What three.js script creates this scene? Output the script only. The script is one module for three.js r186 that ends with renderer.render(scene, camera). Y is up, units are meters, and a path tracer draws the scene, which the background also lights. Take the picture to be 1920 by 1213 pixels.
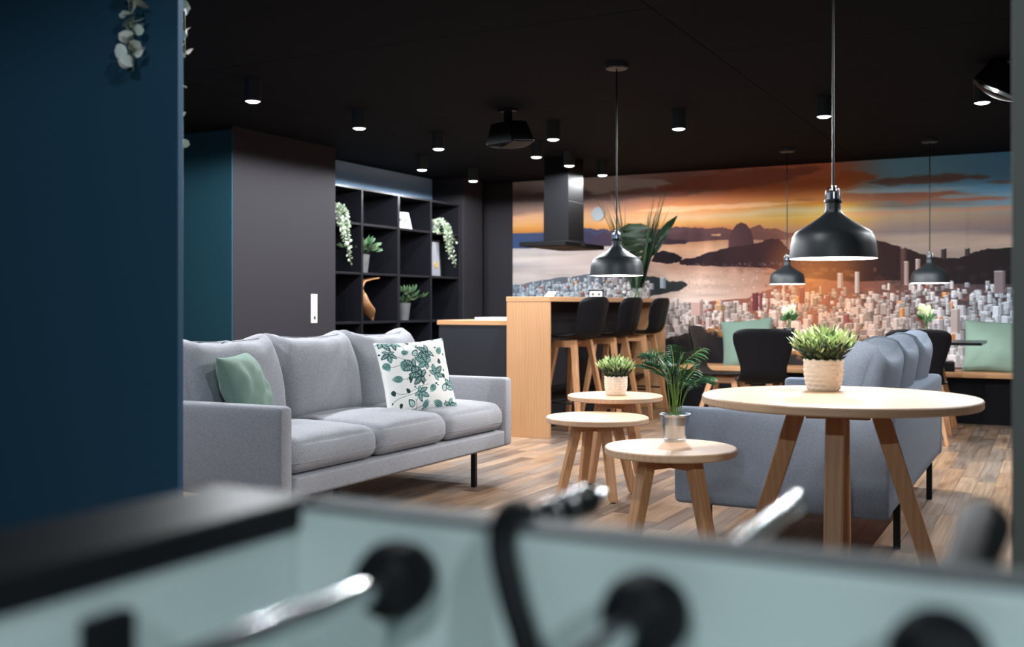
import * as THREE from 'three';
import { mergeGeometries, mergeVertices, toCreasedNormals } from 'three/addons/utils/BufferGeometryUtils.js';
import { RoundedBoxGeometry } from 'three/addons/geometries/RoundedBoxGeometry.js';

// ------------------------------------------------------------------ camera, exposure, light strengths
// Axes follow the room: -z runs along the sofas towards the mural wall, +x to the right. Metres.
const scene = new THREE.Scene();
scene.background = new THREE.Color(0, 0, 0);
const YAW = Math.atan(1020 / 1950), EYE = 1.03;
const camera = new THREE.PerspectiveCamera(2 * Math.atan(606.5 / 1950) * 180 / Math.PI, 1920 / 1213, 0.05, 60);
camera.position.set(0, EYE, 0);
camera.lookAt(-Math.sin(YAW), EYE, -Math.cos(YAW));
camera.setViewOffset(1920, 1213, 0, 33.5, 1920, 1213);   // the lens is shifted a little, verticals stay upright
camera.focus = 4.9;
camera.userData.fStop = 2.5;
const renderer = new THREE.WebGLRenderer({ antialias: true });
renderer.toneMapping = THREE.LinearToneMapping;
renderer.toneMappingExposure = 1.0;
renderer.shadowMap.enabled = true;
const DOWNLIGHT = 11.5, BAR_LIGHT = 5.5, PENDANT = 2.1, GAME_LIGHT = 20;      // candela
const COOL = new THREE.Color(0.93, 0.97, 1.0), SOFT = new THREE.Color(1.0, 0.96, 0.92), GAME = new THREE.Color(0.78, 0.95, 1.0);

// ------------------------------------------------------------------ helpers
const V = (x, y, z) => new THREE.Vector3(x, y, z);
function rng(seed) { let a = seed >>> 0; return () => { a = (a + 0x6d2b79f5) | 0; let t = Math.imul(a ^ (a >>> 15), 1 | a); t = (t + Math.imul(t ^ (t >>> 7), 61 | t)) ^ t; return ((t ^ (t >>> 14)) >>> 0) / 4294967296; }; }
const lerp = (a, b, t) => a + (b - a) * t, clamp = (x, a, b) => Math.min(b, Math.max(a, x)), smooth = (x) => x * x * (3 - 2 * x);
function hash(x, y, s) { let h = Math.imul(x, 374761393) ^ Math.imul(y, 668265263) ^ Math.imul(s, 2147483647); h = Math.imul(h ^ (h >>> 13), 1274126177); return ((h ^ (h >>> 16)) >>> 0) / 4294967296; }
function noise(x, y, s = 1, px = 0, py = 0) {   // value noise, wrapping every px, py cells when given
  const xi = Math.floor(x), yi = Math.floor(y), u = smooth(x - xi), v = smooth(y - yi), w = (a, n) => (n ? ((a % n) + n) % n : a);
  const h = (i, j) => hash(w(xi + i, px), w(yi + j, py), s);
  return lerp(lerp(h(0, 0), h(1, 0), u), lerp(h(0, 1), h(1, 1), u), v);
}
function fbm(x, y, s, oct = 4, px = 0, py = 0) { let a = 0.5, r = 0, n = 0; for (let i = 0; i < oct; i++) { r += a * noise(x, y, s + i, px, py); n += a; a *= 0.5; x *= 2; y *= 2; px *= 2; py *= 2; } return r / n; }

const taken = {};
function numbered(name) { const n = taken[name] = (taken[name] ?? -1) + 1; return n ? name + '_' + String(n).padStart(3, '0') : name; }
function tag(o, label, category, group) { o.userData.label = label; o.userData.category = category; if (group) o.userData.group = group; return o; }
function thing(name, label, category, [x, y, z] = [0, 0, 0], turn = 0, group) {
  const o = new THREE.Group(); o.name = numbered(name); o.position.set(x, y, z); o.rotation.y = turn; scene.add(o);
  return tag(o, label, category, group);
}
function dup(src, name, label, [x, y, z], turn = 0) {
  const o = src.clone(); o.name = numbered(name); o.position.set(x, y, z); o.rotation.set(0, turn, 0); scene.add(o); o.userData = { ...src.userData, label }; return o;
}
function mesh(name, geos, mat, parent) {
  const list = [].concat(geos).map((g) => (g.index ? g.toNonIndexed() : g));
  const keys = Object.keys(list[0].attributes);
  const g = list.length > 1 ? mergeGeometries(list.map((q) => { for (const k of Object.keys(q.attributes)) if (!keys.includes(k)) q.deleteAttribute(k); return q; })) : list[0];
  const m = new THREE.Mesh(g, mat); m.name = parent ? name : numbered(name); (parent ?? scene).add(m); return m;
}
function struct(name, geos, mat) { const m = mesh(name, geos, mat); m.userData.kind = 'structure'; return m; }
// uv in metres, read off the face's own plane; the grain (u) runs along the given axis
function uvs(g, grain = 'x', off = 0) {
  if (g.index) g = g.toNonIndexed();
  const p = g.attributes.position, uv = new Float32Array(p.count * 2), A = ['x', 'y', 'z'], gi = A.indexOf(grain), a = V(), b = V(), c = V(), n = V();
  for (let i = 0; i < p.count; i += 3) {
    a.fromBufferAttribute(p, i); b.fromBufferAttribute(p, i + 1); c.fromBufferAttribute(p, i + 2);
    n.copy(b).sub(a).cross(c.clone().sub(a));
    const k = Math.abs(n.x) > Math.abs(n.y) ? (Math.abs(n.x) > Math.abs(n.z) ? 0 : 2) : (Math.abs(n.y) > Math.abs(n.z) ? 1 : 2);
    const rest = [0, 1, 2].filter((q) => q !== k), u = rest.includes(gi) ? gi : rest[0], v = rest.find((q) => q !== u);
    [a, b, c].forEach((q, j) => { const e = [q.x, q.y, q.z]; uv[(i + j) * 2] = e[u] + off * 1.37; uv[(i + j) * 2 + 1] = e[v] + off * 0.731; });
  }
  g.setAttribute('uv', new THREE.BufferAttribute(uv, 2));
  return g;
}
let salt = 0;
function box(w, h, d, x = 0, y = 0, z = 0, r = 0.004, grain = 'x') {
  const g = r > 0 ? new RoundedBoxGeometry(w, h, d, 1, Math.min(r, w / 2.01, h / 2.01, d / 2.01)) : new THREE.BoxGeometry(w, h, d);
  return uvs(g.translate(x, y, z), grain, salt++);
}
function between(x0, x1, y0, y1, z0, z1, r, grain) { return box(x1 - x0, y1 - y0, z1 - z0, (x0 + x1) / 2, (y0 + y1) / 2, (z0 + z1) / 2, r, grain); }
function lathe(profile, seg = 48, y = 0) { return uvs(toCreasedNormals(new THREE.LatheGeometry(profile.map(([r, h]) => new THREE.Vector2(r, h)), seg), 0.6).translate(0, y, 0), 'x', salt++); }
function tube(pts, r, seg = 24, rad = 8) { return uvs(new THREE.TubeGeometry(new THREE.CatmullRomCurve3(pts), seg, r, rad), 'y', salt++); }
function rod(p, q, r, rad = 10) {
  const d = q.clone().sub(p), g = new THREE.CylinderGeometry(r, r, d.length(), rad);
  g.applyQuaternion(new THREE.Quaternion().setFromUnitVectors(V(0, 1, 0), d.clone().normalize())).translate((p.x + q.x) / 2, (p.y + q.y) / 2, (p.z + q.z) / 2);
  return uvs(g, 'y', salt++);
}
// a square leg whose centre goes from p (top) to q (foot), cut level at both ends
function leg(p, q, w0, d0, w1 = w0, d1 = d0, turn = 0, r = 0.004) {
  const L = p.y - q.y, g = new RoundedBoxGeometry(1, 1, 1, 1, r / w0), P = g.attributes.position, c = Math.cos(turn), s = Math.sin(turn);
  for (let i = 0; i < P.count; i++) {
    const t = P.getY(i) + 0.5, x = P.getX(i) * lerp(w1, w0, t), z = P.getZ(i) * lerp(d1, d0, t);
    P.setXYZ(i, lerp(q.x, p.x, t) + x * c + z * s, q.y + t * L, lerp(q.z, p.z, t) - x * s + z * c);
  }
  g.computeVertexNormals();
  return uvs(g, 'y', salt++);
}
// an upholstered block: rounded, with an optional shaping of every point (a, b, c run -1..1)
function soft(w, h, d, r, [nx, ny, nz] = [10, 6, 10], shape) {
  let g = new THREE.BoxGeometry(w, h, d, nx, ny, nz); g.deleteAttribute('uv'); g.deleteAttribute('normal'); g = mergeVertices(g, 1e-5);
  const P = g.attributes.position, v = V(), q = V(), W = w / 2, H = h / 2, D = d / 2, warp = (a) => lerp(a, Math.sin(a * Math.PI / 2), 0.75);
  for (let i = 0; i < P.count; i++) {
    v.fromBufferAttribute(P, i); const a = warp(v.x / W), b = warp(v.y / H), c = warp(v.z / D); v.set(a * W, b * H, c * D);
    q.set(clamp(v.x, r - W, W - r), clamp(v.y, r - H, H - r), clamp(v.z, r - D, D - r)); v.sub(q);
    if (v.lengthSq() > 1e-12) v.setLength(r); v.add(q);
    if (shape) shape(v, a, b, c);
    P.setXYZ(i, v.x, v.y, v.z);
  }
  g.computeVertexNormals();
  return uvs(g, 'x', salt++);
}
function moved(g, x, y, z, rx = 0, ry = 0, rz = 0) { return g.applyMatrix4(new THREE.Matrix4().compose(V(x, y, z), new THREE.Quaternion().setFromEuler(new THREE.Euler(rx, ry, rz, 'YXZ')), V(1, 1, 1))); }
// a leaf blade growing along +y from the origin, its face towards +z; profile(t) gives half width
function blade(L, profile, { n = 5, curl = 0, fold = 0.2, wave = 0, color } = {}) {
  const pos = [], idx = [], uv = [];
  for (let i = 0; i <= n; i++) {
    const t = i / n, w = profile(t), y = L * Math.sin(curl ? t * curl : 0.0001 * t) / (curl || 0.0001), z = curl ? -L * (1 - Math.cos(t * curl)) / curl : 0;
    for (const k of [-1, 0, 1]) { pos.push(k * w, y, z + Math.abs(k) * w * fold + (k ? Math.sin(t * 21 + k) * wave : 0)); uv.push(k * 0.5 + 0.5, t); }
    if (i) for (const k of [0, 1]) { const a = (i - 1) * 3 + k, b = a + 1, c = a + 3, d = a + 4; idx.push(a, b, d, a, d, c); }
  }
  const g = new THREE.BufferGeometry(); g.setAttribute('position', new THREE.Float32BufferAttribute(pos, 3)); g.setAttribute('uv', new THREE.Float32BufferAttribute(uv, 2)); g.setIndex(idx); g.computeVertexNormals();
  const h = g.toNonIndexed(); return color ? tint(h, color) : h;
}
function tint(g, color) { const n = g.attributes.position.count, c = new Float32Array(n * 3); for (let i = 0; i < n; i++) color.toArray(c, i * 3); g.setAttribute('color', new THREE.BufferAttribute(c, 3)); return g; }
function aim(g, at, dir, roll = 0, s = 1) {   // turn +y to dir, roll about it, move to at
  const q = new THREE.Quaternion().setFromUnitVectors(V(0, 1, 0), dir.clone().normalize()).multiply(new THREE.Quaternion().setFromAxisAngle(V(0, 1, 0), roll));
  return g.applyMatrix4(new THREE.Matrix4().compose(at, q, V(s, s, s)));
}
const hsl = (h, s, l) => new THREE.Color().setHSL(h / 360, s, l, THREE.SRGBColorSpace);
const srgb = (r, g, b) => new THREE.Color().setRGB(r / 255, g / 255, b / 255, THREE.SRGBColorSpace);

// ------------------------------------------------------------------ textures and materials
function tex(canvas, w, h, color = true) {   // covers w by h metres
  const t = new THREE.CanvasTexture(canvas); t.wrapS = t.wrapT = THREE.RepeatWrapping; t.repeat.set(1 / w, 1 / h); if (color) t.colorSpace = THREE.SRGBColorSpace; return t;
}
function paint(w, h, f) {
  const c = document.createElement('canvas'); c.width = w; c.height = h; const x = c.getContext('2d'), im = x.createImageData(w, h);
  for (let j = 0; j < h; j++) for (let i = 0; i < w; i++) { const [r, g, b] = f(i, j), o = (j * w + i) * 4; im.data[o] = r; im.data[o + 1] = g; im.data[o + 2] = b; im.data[o + 3] = 255; }
  x.putImageData(im, 0, 0); return c;
}
const mixc = (a, b, t) => [lerp(a[0], b[0], t), lerp(a[1], b[1], t), lerp(a[2], b[2], t)];
function woodCanvas(seed, light, dark, contrast = 0.5) {   // grain along u; 1.2 m by 0.4 m
  return paint(1024, 512, (i, j) => {
    const u = i / 1024, v = j / 512, warpv = v * 16 + fbm(u * 4, v * 4, seed, 3, 4, 4) * 1.6;
    const streak = fbm(u * 6, v * 96, seed + 7, 3, 6, 96), ring = 0.5 + 0.5 * Math.sin(warpv * 6.283), pore = noise(u * 40, v * 256, seed + 11, 40, 256);
    let t = contrast * (0.5 * streak + 0.3 * ring + 0.35 * fbm(u * 2, v * 8, seed + 3, 2, 2, 8)); if (pore > 0.86) t += 0.1;
    return mixc(light, dark, clamp(t, 0, 1));
  });
}
function wood(seed, light, dark, contrast, rough = 0.45, name = 'wood') {
  const c = woodCanvas(seed, light, dark, contrast);
  return new THREE.MeshPhysicalMaterial({ name, map: tex(c, 1.2, 0.4), roughness: rough, bumpMap: tex(c, 1.2, 0.4, false), bumpScale: 0.0004 });
}
const M = {};
const std = (name, color, roughness, extra = {}) => (M[name] = new THREE.MeshPhysicalMaterial({ name, color, roughness, ...extra }));
M.oak = wood(3, [212, 176, 146], [166, 126, 95], 0.55, 0.42, 'oak');
M.oakLeg = wood(5, [200, 150, 108], [140, 94, 60], 0.6, 0.5, 'oak leg');
M.beech = wood(9, [202, 156, 114], [168, 122, 83], 0.7, 0.45, 'beech');
M.walnut = wood(13, [176, 124, 78], [110, 70, 40], 0.8, 0.45, 'brown wood');
const floorTones = [[[160, 134, 114], [92, 73, 60]], [[174, 146, 122], [112, 88, 71]], [[134, 113, 99], [74, 58, 50]], [[168, 136, 108], [106, 79, 59]], [[146, 128, 115], [84, 70, 62]]];
M.floor = floorTones.map(([a, b], k) => {
  const c = paint(1024, 256, (i, j) => {
    const u = i / 1024, v = j / 256, s = 40 + k * 9, knot = Math.pow(clamp(fbm(u * 6, v * 6, s + 5, 2, 6, 6) * 1.9 - 1.0, 0, 1), 1.3);
    const t = 0.75 * fbm(u * 5 + fbm(u * 3, v * 5, s, 2, 3, 5) * 0.5, v * 40, s + 1, 4, 5, 40) + 0.5 * knot + 0.25 * (fbm(u * 3, v * 2, s + 8, 2, 3, 2) - 0.4);
    return mixc(a, b, clamp(t * 1.35 - 0.18, 0, 1)).map((q) => q * 1.04);
  });
  return new THREE.MeshPhysicalMaterial({ name: 'vinyl board', map: tex(c, 1.6, 0.4), roughness: 0.33, bumpMap: tex(c, 1.6, 0.4, false), bumpScale: 0.0005 });
});
const weave = paint(512, 512, (i, j) => { const k = 110 + 90 * Math.abs(Math.sin((i + 3 * noise(i / 9, j / 9, 5, 57, 57)) * 0.393) * Math.sin(j * 0.393)) + 60 * noise(i / 2, j / 2, 8, 256, 256); return [k, k, k]; });
function fabric(name, a, b, scale = 0.22, sheen = 0.25) {
  const c = paint(512, 512, (i, j) => { const t = 0.55 * noise(i / 2, j / 5, 21, 256, 102) + 0.45 * noise(i / 5, j / 2, 22, 102, 256); return mixc(a, b, clamp((t - 0.5) * 1.5 + 0.5, 0, 1)); });
  return (M[name] = new THREE.MeshPhysicalMaterial({ name, map: tex(c, scale, scale), roughness: 0.95, bumpMap: tex(weave, 0.13, 0.13, false), bumpScale: 0.0006, sheen, sheenColor: new THREE.Color(0.6, 0.62, 0.66), sheenRoughness: 0.5 }));
}
fabric('greyFabric', [178, 178, 183], [128, 128, 135]);
fabric('coolLitFabric', [132, 142, 156], [88, 97, 112]);  // cool side light put into the second sofa as a blue fabric tint
fabric('greenFabric', [126, 149, 136], [102, 126, 114], 0.1, 0.4);
std('ceiling', new THREE.Color(0.0054, 0.0066, 0.0094), 0.85, { specularIntensity: 0.12 });
std('darkWall', new THREE.Color(0.024, 0.0222, 0.0262), 0.8, { specularIntensity: 0.3 });
std('tealWall', new THREE.Color(0.012, 0.052, 0.076), 0.7, { specularIntensity: 0.4 });
std('paleBlueWall', new THREE.Color(0.42, 0.64, 0.92), 0.7);
std('navyPanel', new THREE.Color(0.022, 0.07, 0.125), 0.55, { specularIntensity: 0.5 });
std('greyPaint', new THREE.Color(0.066, 0.068, 0.061), 0.7);
std('black', new THREE.Color(0.006, 0.0065, 0.008), 0.24, { specularIntensity: 0.3 });
std('blackMatte', new THREE.Color(0.007, 0.007, 0.009), 0.8, { specularIntensity: 0.3 });
std('chairShell', new THREE.Color(0.0045, 0.0045, 0.006), 0.5, { specularIntensity: 0.3 });
std('shelfBlack', new THREE.Color(0.008, 0.008, 0.011), 0.38, { specularIntensity: 0.5 });
std('blackMetal', new THREE.Color(0.008, 0.0085, 0.011), 0.4, { specularIntensity: 0.5 });
std('lampShade', new THREE.Color(0.02, 0.025, 0.029), 0.45);
std('white', new THREE.Color(0.75, 0.75, 0.74), 0.5);
std('lampWhite', new THREE.Color(0.85, 0.85, 0.84), 0.6);
std('chrome', new THREE.Color(0.85, 0.86, 0.88), 0.14, { metalness: 1 });
std('zinc', new THREE.Color(0.56, 0.63, 0.7), 0.26, { metalness: 1 });
std('glass', new THREE.Color(0.95, 0.98, 0.97), 0.02, { transmission: 1, thickness: 0, ior: 1.45 });
std('water', new THREE.Color(0.9, 0.97, 0.95), 0.0, { transmission: 1, thickness: 0.1, ior: 1.33 });
std('soil', new THREE.Color(0.03, 0.02, 0.014), 0.95);
std('cream', new THREE.Color(0.84, 0.72, 0.59), 0.7);
std('darkPot', new THREE.Color(0.1, 0.1, 0.105), 0.6);
std('cabinet', new THREE.Color(0.018, 0.02, 0.026), 0.6, { specularIntensity: 0.5 });
std('leaves', new THREE.Color(1, 1, 1), 0.5, { vertexColors: true, transmission: 0.25, thickness: 0 });
std('glossLeaf', new THREE.Color(1, 1, 1), 0.42, { vertexColors: true, specularIntensity: 0.6 });
std('rubber', new THREE.Color(0.004, 0.0042, 0.005), 0.55, { specularIntensity: 0.18 });
std('footballWhite', new THREE.Color(0.33, 0.365, 0.365), 0.35);
std('footballField', new THREE.Color(0.42, 0.5, 0.46), 0.5);
std('gold', new THREE.Color(0.75, 0.55, 0.2), 0.4, { metalness: 0.7 });
std('greyBoard', new THREE.Color(0.22, 0.22, 0.25), 0.6);
std('diffuser', new THREE.Color(0.9, 0.9, 0.9), 0.6, { emissive: new THREE.Color(0.93, 0.98, 1), emissiveIntensity: 7 });
std('bulbGlow', new THREE.Color(0.9, 0.9, 0.9), 0.6, { emissive: new THREE.Color(1, 0.97, 0.92), emissiveIntensity: 12 });
std('hoodBlack', new THREE.Color(0.0035, 0.0035, 0.0045), 0.6, { specularIntensity: 0.22 });
std('railBlack', new THREE.Color(0.005, 0.0055, 0.007), 0.42, { specularIntensity: 0.2 });
std('capGrey', new THREE.Color(0.05, 0.056, 0.058), 0.6, { specularIntensity: 0.3 });
std('grille', new THREE.Color(0.045, 0.038, 0.036), 0.8, { specularIntensity: 0.15 });
std('disc', new THREE.Color(0.27, 0.3, 0.32), 0.5);

// ------------------------------------------------------------------ the room: floor, ceiling, walls
const TOP = 2.4, BACK = -10.25;
const inView = (x, z) => { const s = Math.sin(YAW), c = Math.cos(YAW), t = -(s * x + c * z), r = c * x - s * z; return t > 2.5 && Math.abs(r / t) < 0.52 ? t : 0; };
{ // floor: boards 96 mm wide, laid lengthwise towards the mural wall, each a piece of its own where the photo tells them apart
  const base = struct('floor', between(-7.2, 2.2, -0.2, -0.011, BACK - 0.2, 2.7, 0), M.blackMatte);
  const R = rng(77), all = [];
  for (let i = 0, x = -7.1; x < 2.1; i++, x += 0.097) {
    let z = 2.6 - R() * 0.7;
    while (z > BACK) { const L = [0.42, 0.56, 0.72, 0.9][Math.floor(R() * 4)], e = Math.max(z - L, BACK); all.push([x, z, e, Math.floor(R() * 5), inView(x, (z + e) / 2)]); z = e; }
  }
  const seen = all.filter((b) => b[4] && b[0] > -3.9 && b[1] < -3.3).sort((a, b) => a[4] - b[4]), own = new Set(seen.slice(0, 300)), rest = M.floor.map(() => []);
  const board = ([x, z, e]) => between(x, x + 0.0957, -0.012, 0, e + 0.0008, z - 0.0008, 0, 'z');
  for (const b of all) if (own.has(b)) mesh('board', board(b), M.floor[b[3]], base); else rest[b[3]].push(board(b));
  rest.forEach((g, k) => { mesh('floor_boards', g, M.floor[k], base).userData.kind = 'stuff'; });
}
{ // ceiling: big black panels with open joints
  const c = struct('ceiling', between(-7.2, 2.2, TOP + 0.012, TOP + 0.2, BACK - 0.2, 2.7, 0), M.blackMatte), bands = [[2.6, -0.7, -2.62, -4.54, -6.46, -8.38, BACK], [2.6, 0.2, -1.72, -3.6, -5.49, -7.4, -8.41, BACK]];
  [[[-7.1, -4.7, -1.65], bands[0]], [[-1.65, 2.1], bands[1]]].forEach(([xs, zs]) => { for (let i = 1; i < xs.length; i++) for (let k = 1; k < zs.length; k++) mesh('ceiling_panel', between(xs[i - 1] + 0.002, xs[i] - 0.002, TOP, TOP + 0.012, zs[k] + 0.002, zs[k - 1] - 0.002, 0.0015), M.ceiling, c); });
}
struct('wall_back', between(-7.2, 2.2, 0, TOP, BACK - 0.15, BACK, 0), M.darkWall);
struct('wall_left', between(-6.15, -6.0, 0, TOP, BACK, -7.3, 0), M.paleBlueWall);
{ // the block between the recess and the left part of the room: teal towards the camera, dark grey towards the room
  struct('wall_left_block', between(-7.1, -5.55, 0, TOP, -7.3, -6.03, 0.003), M.darkWall);
  struct('wall_left_teal', between(-7.1, -5.552, 0, TOP - 0.03, -6.03, -6.018, 0), M.tealWall);
  struct('trim_1', between(-7.1, -5.55, TOP - 0.03, TOP, -6.03, -6.012, 0), M.blackMatte);
}
struct('wall_left_column', between(-6.0, -5.6, 0, TOP, -10.0, -9.6, 0.003), M.darkWall);
struct('wall_left_far', between(-7.2, -7.1, 0, TOP, -6.03, -2.0, 0), M.tealWall);
struct('wall_right', between(2.1, 2.2, 0, TOP, BACK, 2.6, 0), M.darkWall);
struct('wall_front_left', between(-7.1, -2.03, 0, TOP, -2.02, -2.0, 0.002), M.navyPanel);
struct('wall_front_right', between(-0.068, 2.1, 0, TOP, -2.12, -2.0, 0.003), M.greyPaint);
struct('wall_game_room_left', between(-4.3, -4.2, 0, TOP, -2.0, 2.6, 0), M.darkWall);
struct('wall_game_room_near', between(-7.2, 2.2, 0, TOP, 2.6, 2.7, 0), M.darkWall);
struct('baseboard_back', between(-5.35, 2.1, 0, 0.07, BACK, BACK + 0.012, 0.003), M.blackMatte);

// ------------------------------------------------------------------ the printed mural: a bay at dusk, hills, a city
{
  const W = 2048, H = 660, K = 333.3, X = (x) => x * K, Y = (y) => (2.4 - y) * K, R = rng(5);
  // sky and water print with light put into the colours, brighter high and dimmer low, at five places along the wall, from the top edge down (height in metres, r, g, b)
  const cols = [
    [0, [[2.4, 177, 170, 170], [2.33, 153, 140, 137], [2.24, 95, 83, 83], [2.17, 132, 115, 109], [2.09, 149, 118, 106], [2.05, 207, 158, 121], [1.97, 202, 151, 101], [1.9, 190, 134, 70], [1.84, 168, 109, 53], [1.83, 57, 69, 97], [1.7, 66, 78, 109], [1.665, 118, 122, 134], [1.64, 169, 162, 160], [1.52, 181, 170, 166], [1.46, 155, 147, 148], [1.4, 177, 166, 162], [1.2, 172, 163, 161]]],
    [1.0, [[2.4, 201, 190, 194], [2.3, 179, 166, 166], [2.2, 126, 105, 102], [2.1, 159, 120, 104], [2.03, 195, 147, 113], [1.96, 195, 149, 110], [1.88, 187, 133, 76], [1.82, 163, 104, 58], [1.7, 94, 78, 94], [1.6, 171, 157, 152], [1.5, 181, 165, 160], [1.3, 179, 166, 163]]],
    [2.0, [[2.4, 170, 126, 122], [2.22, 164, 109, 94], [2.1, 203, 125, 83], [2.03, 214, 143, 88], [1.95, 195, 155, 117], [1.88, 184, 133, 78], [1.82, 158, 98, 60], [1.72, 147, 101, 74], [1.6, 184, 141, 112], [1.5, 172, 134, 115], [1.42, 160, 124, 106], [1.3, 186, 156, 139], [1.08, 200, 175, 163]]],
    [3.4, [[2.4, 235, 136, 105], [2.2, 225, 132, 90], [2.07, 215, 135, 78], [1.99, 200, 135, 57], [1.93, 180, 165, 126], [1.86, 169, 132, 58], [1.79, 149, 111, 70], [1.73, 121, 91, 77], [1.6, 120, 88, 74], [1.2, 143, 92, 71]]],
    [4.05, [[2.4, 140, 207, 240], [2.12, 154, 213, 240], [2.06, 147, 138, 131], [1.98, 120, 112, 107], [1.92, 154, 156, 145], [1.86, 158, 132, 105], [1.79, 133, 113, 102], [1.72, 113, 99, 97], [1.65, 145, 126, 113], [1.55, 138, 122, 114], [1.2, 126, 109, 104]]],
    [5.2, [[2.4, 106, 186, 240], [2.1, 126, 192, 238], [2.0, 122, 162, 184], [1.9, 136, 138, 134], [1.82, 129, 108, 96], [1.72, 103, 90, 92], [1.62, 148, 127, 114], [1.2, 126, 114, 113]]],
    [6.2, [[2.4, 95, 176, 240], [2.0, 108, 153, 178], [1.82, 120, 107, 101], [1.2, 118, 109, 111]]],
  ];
  const banks = [[-0.1, 2.21, 1.0, 2.21, 0.07, [92, 78, 80], 0.8], [0.75, 2.35, 1.95, 2.28, 0.08, [206, 196, 194], 0.85], [1.0, 2.17, 2.4, 2.2, 0.05, [112, 82, 78], 0.7], [1.6, 2.22, 3.3, 2.34, 0.12, [166, 98, 80], 0.85], [1.4, 2.02, 3.2, 2.03, 0.03, [236, 186, 146], 0.7], [2.2, 2.1, 3.9, 2.26, 0.07, [210, 122, 76], 0.85],
    [3.2, 2.06, 5.0, 1.99, 0.055, [170, 112, 90], 0.95], [3.8, 2.19, 4.7, 2.19, 0.045, [150, 112, 104], 0.85], [3.5, 2.12, 4.6, 2.1, 0.025, [190, 210, 222], 0.7], [4.3, 2.02, 5.2, 2.03, 0.02, [150, 186, 204], 0.6], [3.4, 1.9, 5.3, 1.91, 0.025, [176, 126, 100], 0.7], [5.0, 2.15, 6.2, 2.2, 0.06, [150, 120, 112], 0.8]];
  const at = (stops, y) => { for (let i = 1; i < stops.length; i++) if (y >= stops[i][0]) { const a = stops[i - 1], b = stops[i], t = clamp((a[0] - y) / (a[0] - b[0]), 0, 1); return [1, 2, 3].map((k) => lerp(a[k], b[k], t)); } return stops[stops.length - 1].slice(1); };
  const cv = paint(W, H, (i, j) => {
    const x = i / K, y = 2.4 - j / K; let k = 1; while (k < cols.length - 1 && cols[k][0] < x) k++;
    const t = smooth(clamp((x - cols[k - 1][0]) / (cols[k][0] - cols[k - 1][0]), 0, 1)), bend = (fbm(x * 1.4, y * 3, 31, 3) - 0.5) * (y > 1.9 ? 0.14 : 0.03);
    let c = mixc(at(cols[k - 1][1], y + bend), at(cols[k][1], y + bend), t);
    if (y > 1.86) {   // cloud banks: from, to, thickness, printed colour, strength
      const d = fbm(x * 2.2 + y * 2, y * 9, 50, 5) - 0.5, e = fbm(x * 5, y * 16, 57, 4) - 0.5;
      for (const [x0, y0, x1, y1, th, col, k] of banks) {
        const t = (x - x0) / (x1 - x0); if (t < -0.4 || t > 1.4) continue;
        const v = 1 - Math.abs(y - lerp(y0, y1, t)) / th - 4.5 * Math.max(0, Math.abs(t - 0.5) - 0.3) + d * 2.4 + e * 1.2; c = mixc(c, col, smooth(clamp(v * 1.6, 0, 1)) * k);
      }
    } else if (y < 1.75) { const d = fbm(x * 1.8, y * 22, 60, 4); c = c.map((q) => q * (0.9 + 0.2 * d)); }
    const g = (hash(i, j, 3) - 0.5) * 7; return c.map((q) => clamp(q + g, 0, 255));
  });
  const x2 = cv.getContext('2d');
  const rgb = (c, a = 1) => `rgba(${c.map((q) => Math.round(clamp(q, 0, 255))).join(',')},${a})`;
  const poly = (pts, fill, rough = 0.006) => {
    x2.beginPath(); pts.forEach(([x, y], i) => { if (!i) return x2.moveTo(X(x), Y(y)); const [px, py] = pts[i - 1]; for (let k = 1; k <= 6; k++) x2.lineTo(X(lerp(px, x, k / 6)), Y(lerp(py, y, k / 6) + (k < 6 ? (R() - 0.5) * rough * 2 : 0))); });
    x2.closePath(); x2.fillStyle = fill; x2.fill();
  };
  const grad = (x0, y0, x1, y1, ...stops) => { const g = x2.createLinearGradient(X(x0), Y(y0), X(x1), Y(y1)); stops.forEach(([t, c]) => g.addColorStop(t, rgb(c))); return g; };
  x2.globalCompositeOperation = 'lighter'; { const g = x2.createRadialGradient(X(3.55), Y(1.93), 2, X(3.55), Y(1.93), 150); g.addColorStop(0, 'rgba(110,90,30,0.5)'); g.addColorStop(1, 'rgba(60,30,0,0)'); x2.fillStyle = g; x2.fillRect(0, 0, W, 420); } x2.globalCompositeOperation = 'source-over';
  const ridge = [[0, 1.83], [0.38, 1.82], [0.84, 1.86], [0.93, 1.86], [1.0, 1.84], [1.1, 1.85], [1.17, 1.82], [1.38, 1.85], [1.56, 1.85], [1.67, 1.82], [1.88, 1.84], [2.02, 1.83], [2.24, 1.81], [2.38, 1.82], [2.47, 1.79], [2.67, 1.8], [2.76, 1.83], [2.8, 1.79], [2.9, 1.79], [3.04, 1.74], [3.3, 1.71]];
  poly([...ridge, [3.3, 1.69], [2.6, 1.7], [1.2, 1.66], [0.6, 1.665], [0, 1.66]], grad(0, 1.75, 3.2, 1.75, [0, [52, 66, 96]], [0.3, [53, 56, 81]], [0.45, [66, 48, 56]], [0.8, [81, 50, 48]], [1, [108, 69, 52]]));
  poly(ridge.map(([x, y], i) => [x, y - 0.05 - 0.02 * Math.sin(i * 2.1)]).concat([[3.3, 1.66], [2.4, 1.69], [1.5, 1.665], [0.9, 1.655], [0, 1.665]]), grad(0, 1.75, 3.2, 1.75, [0, [48, 66, 101]], [0.25, [48, 48, 72]], [0.4, [60, 42, 52]], [0.8, [75, 48, 46]], [1, [101, 63, 50]]));
  poly([[0, 1.665], [1.2, 1.66], [1.2, 1.63], [0, 1.645]], rgb([163, 154, 151]));
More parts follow.
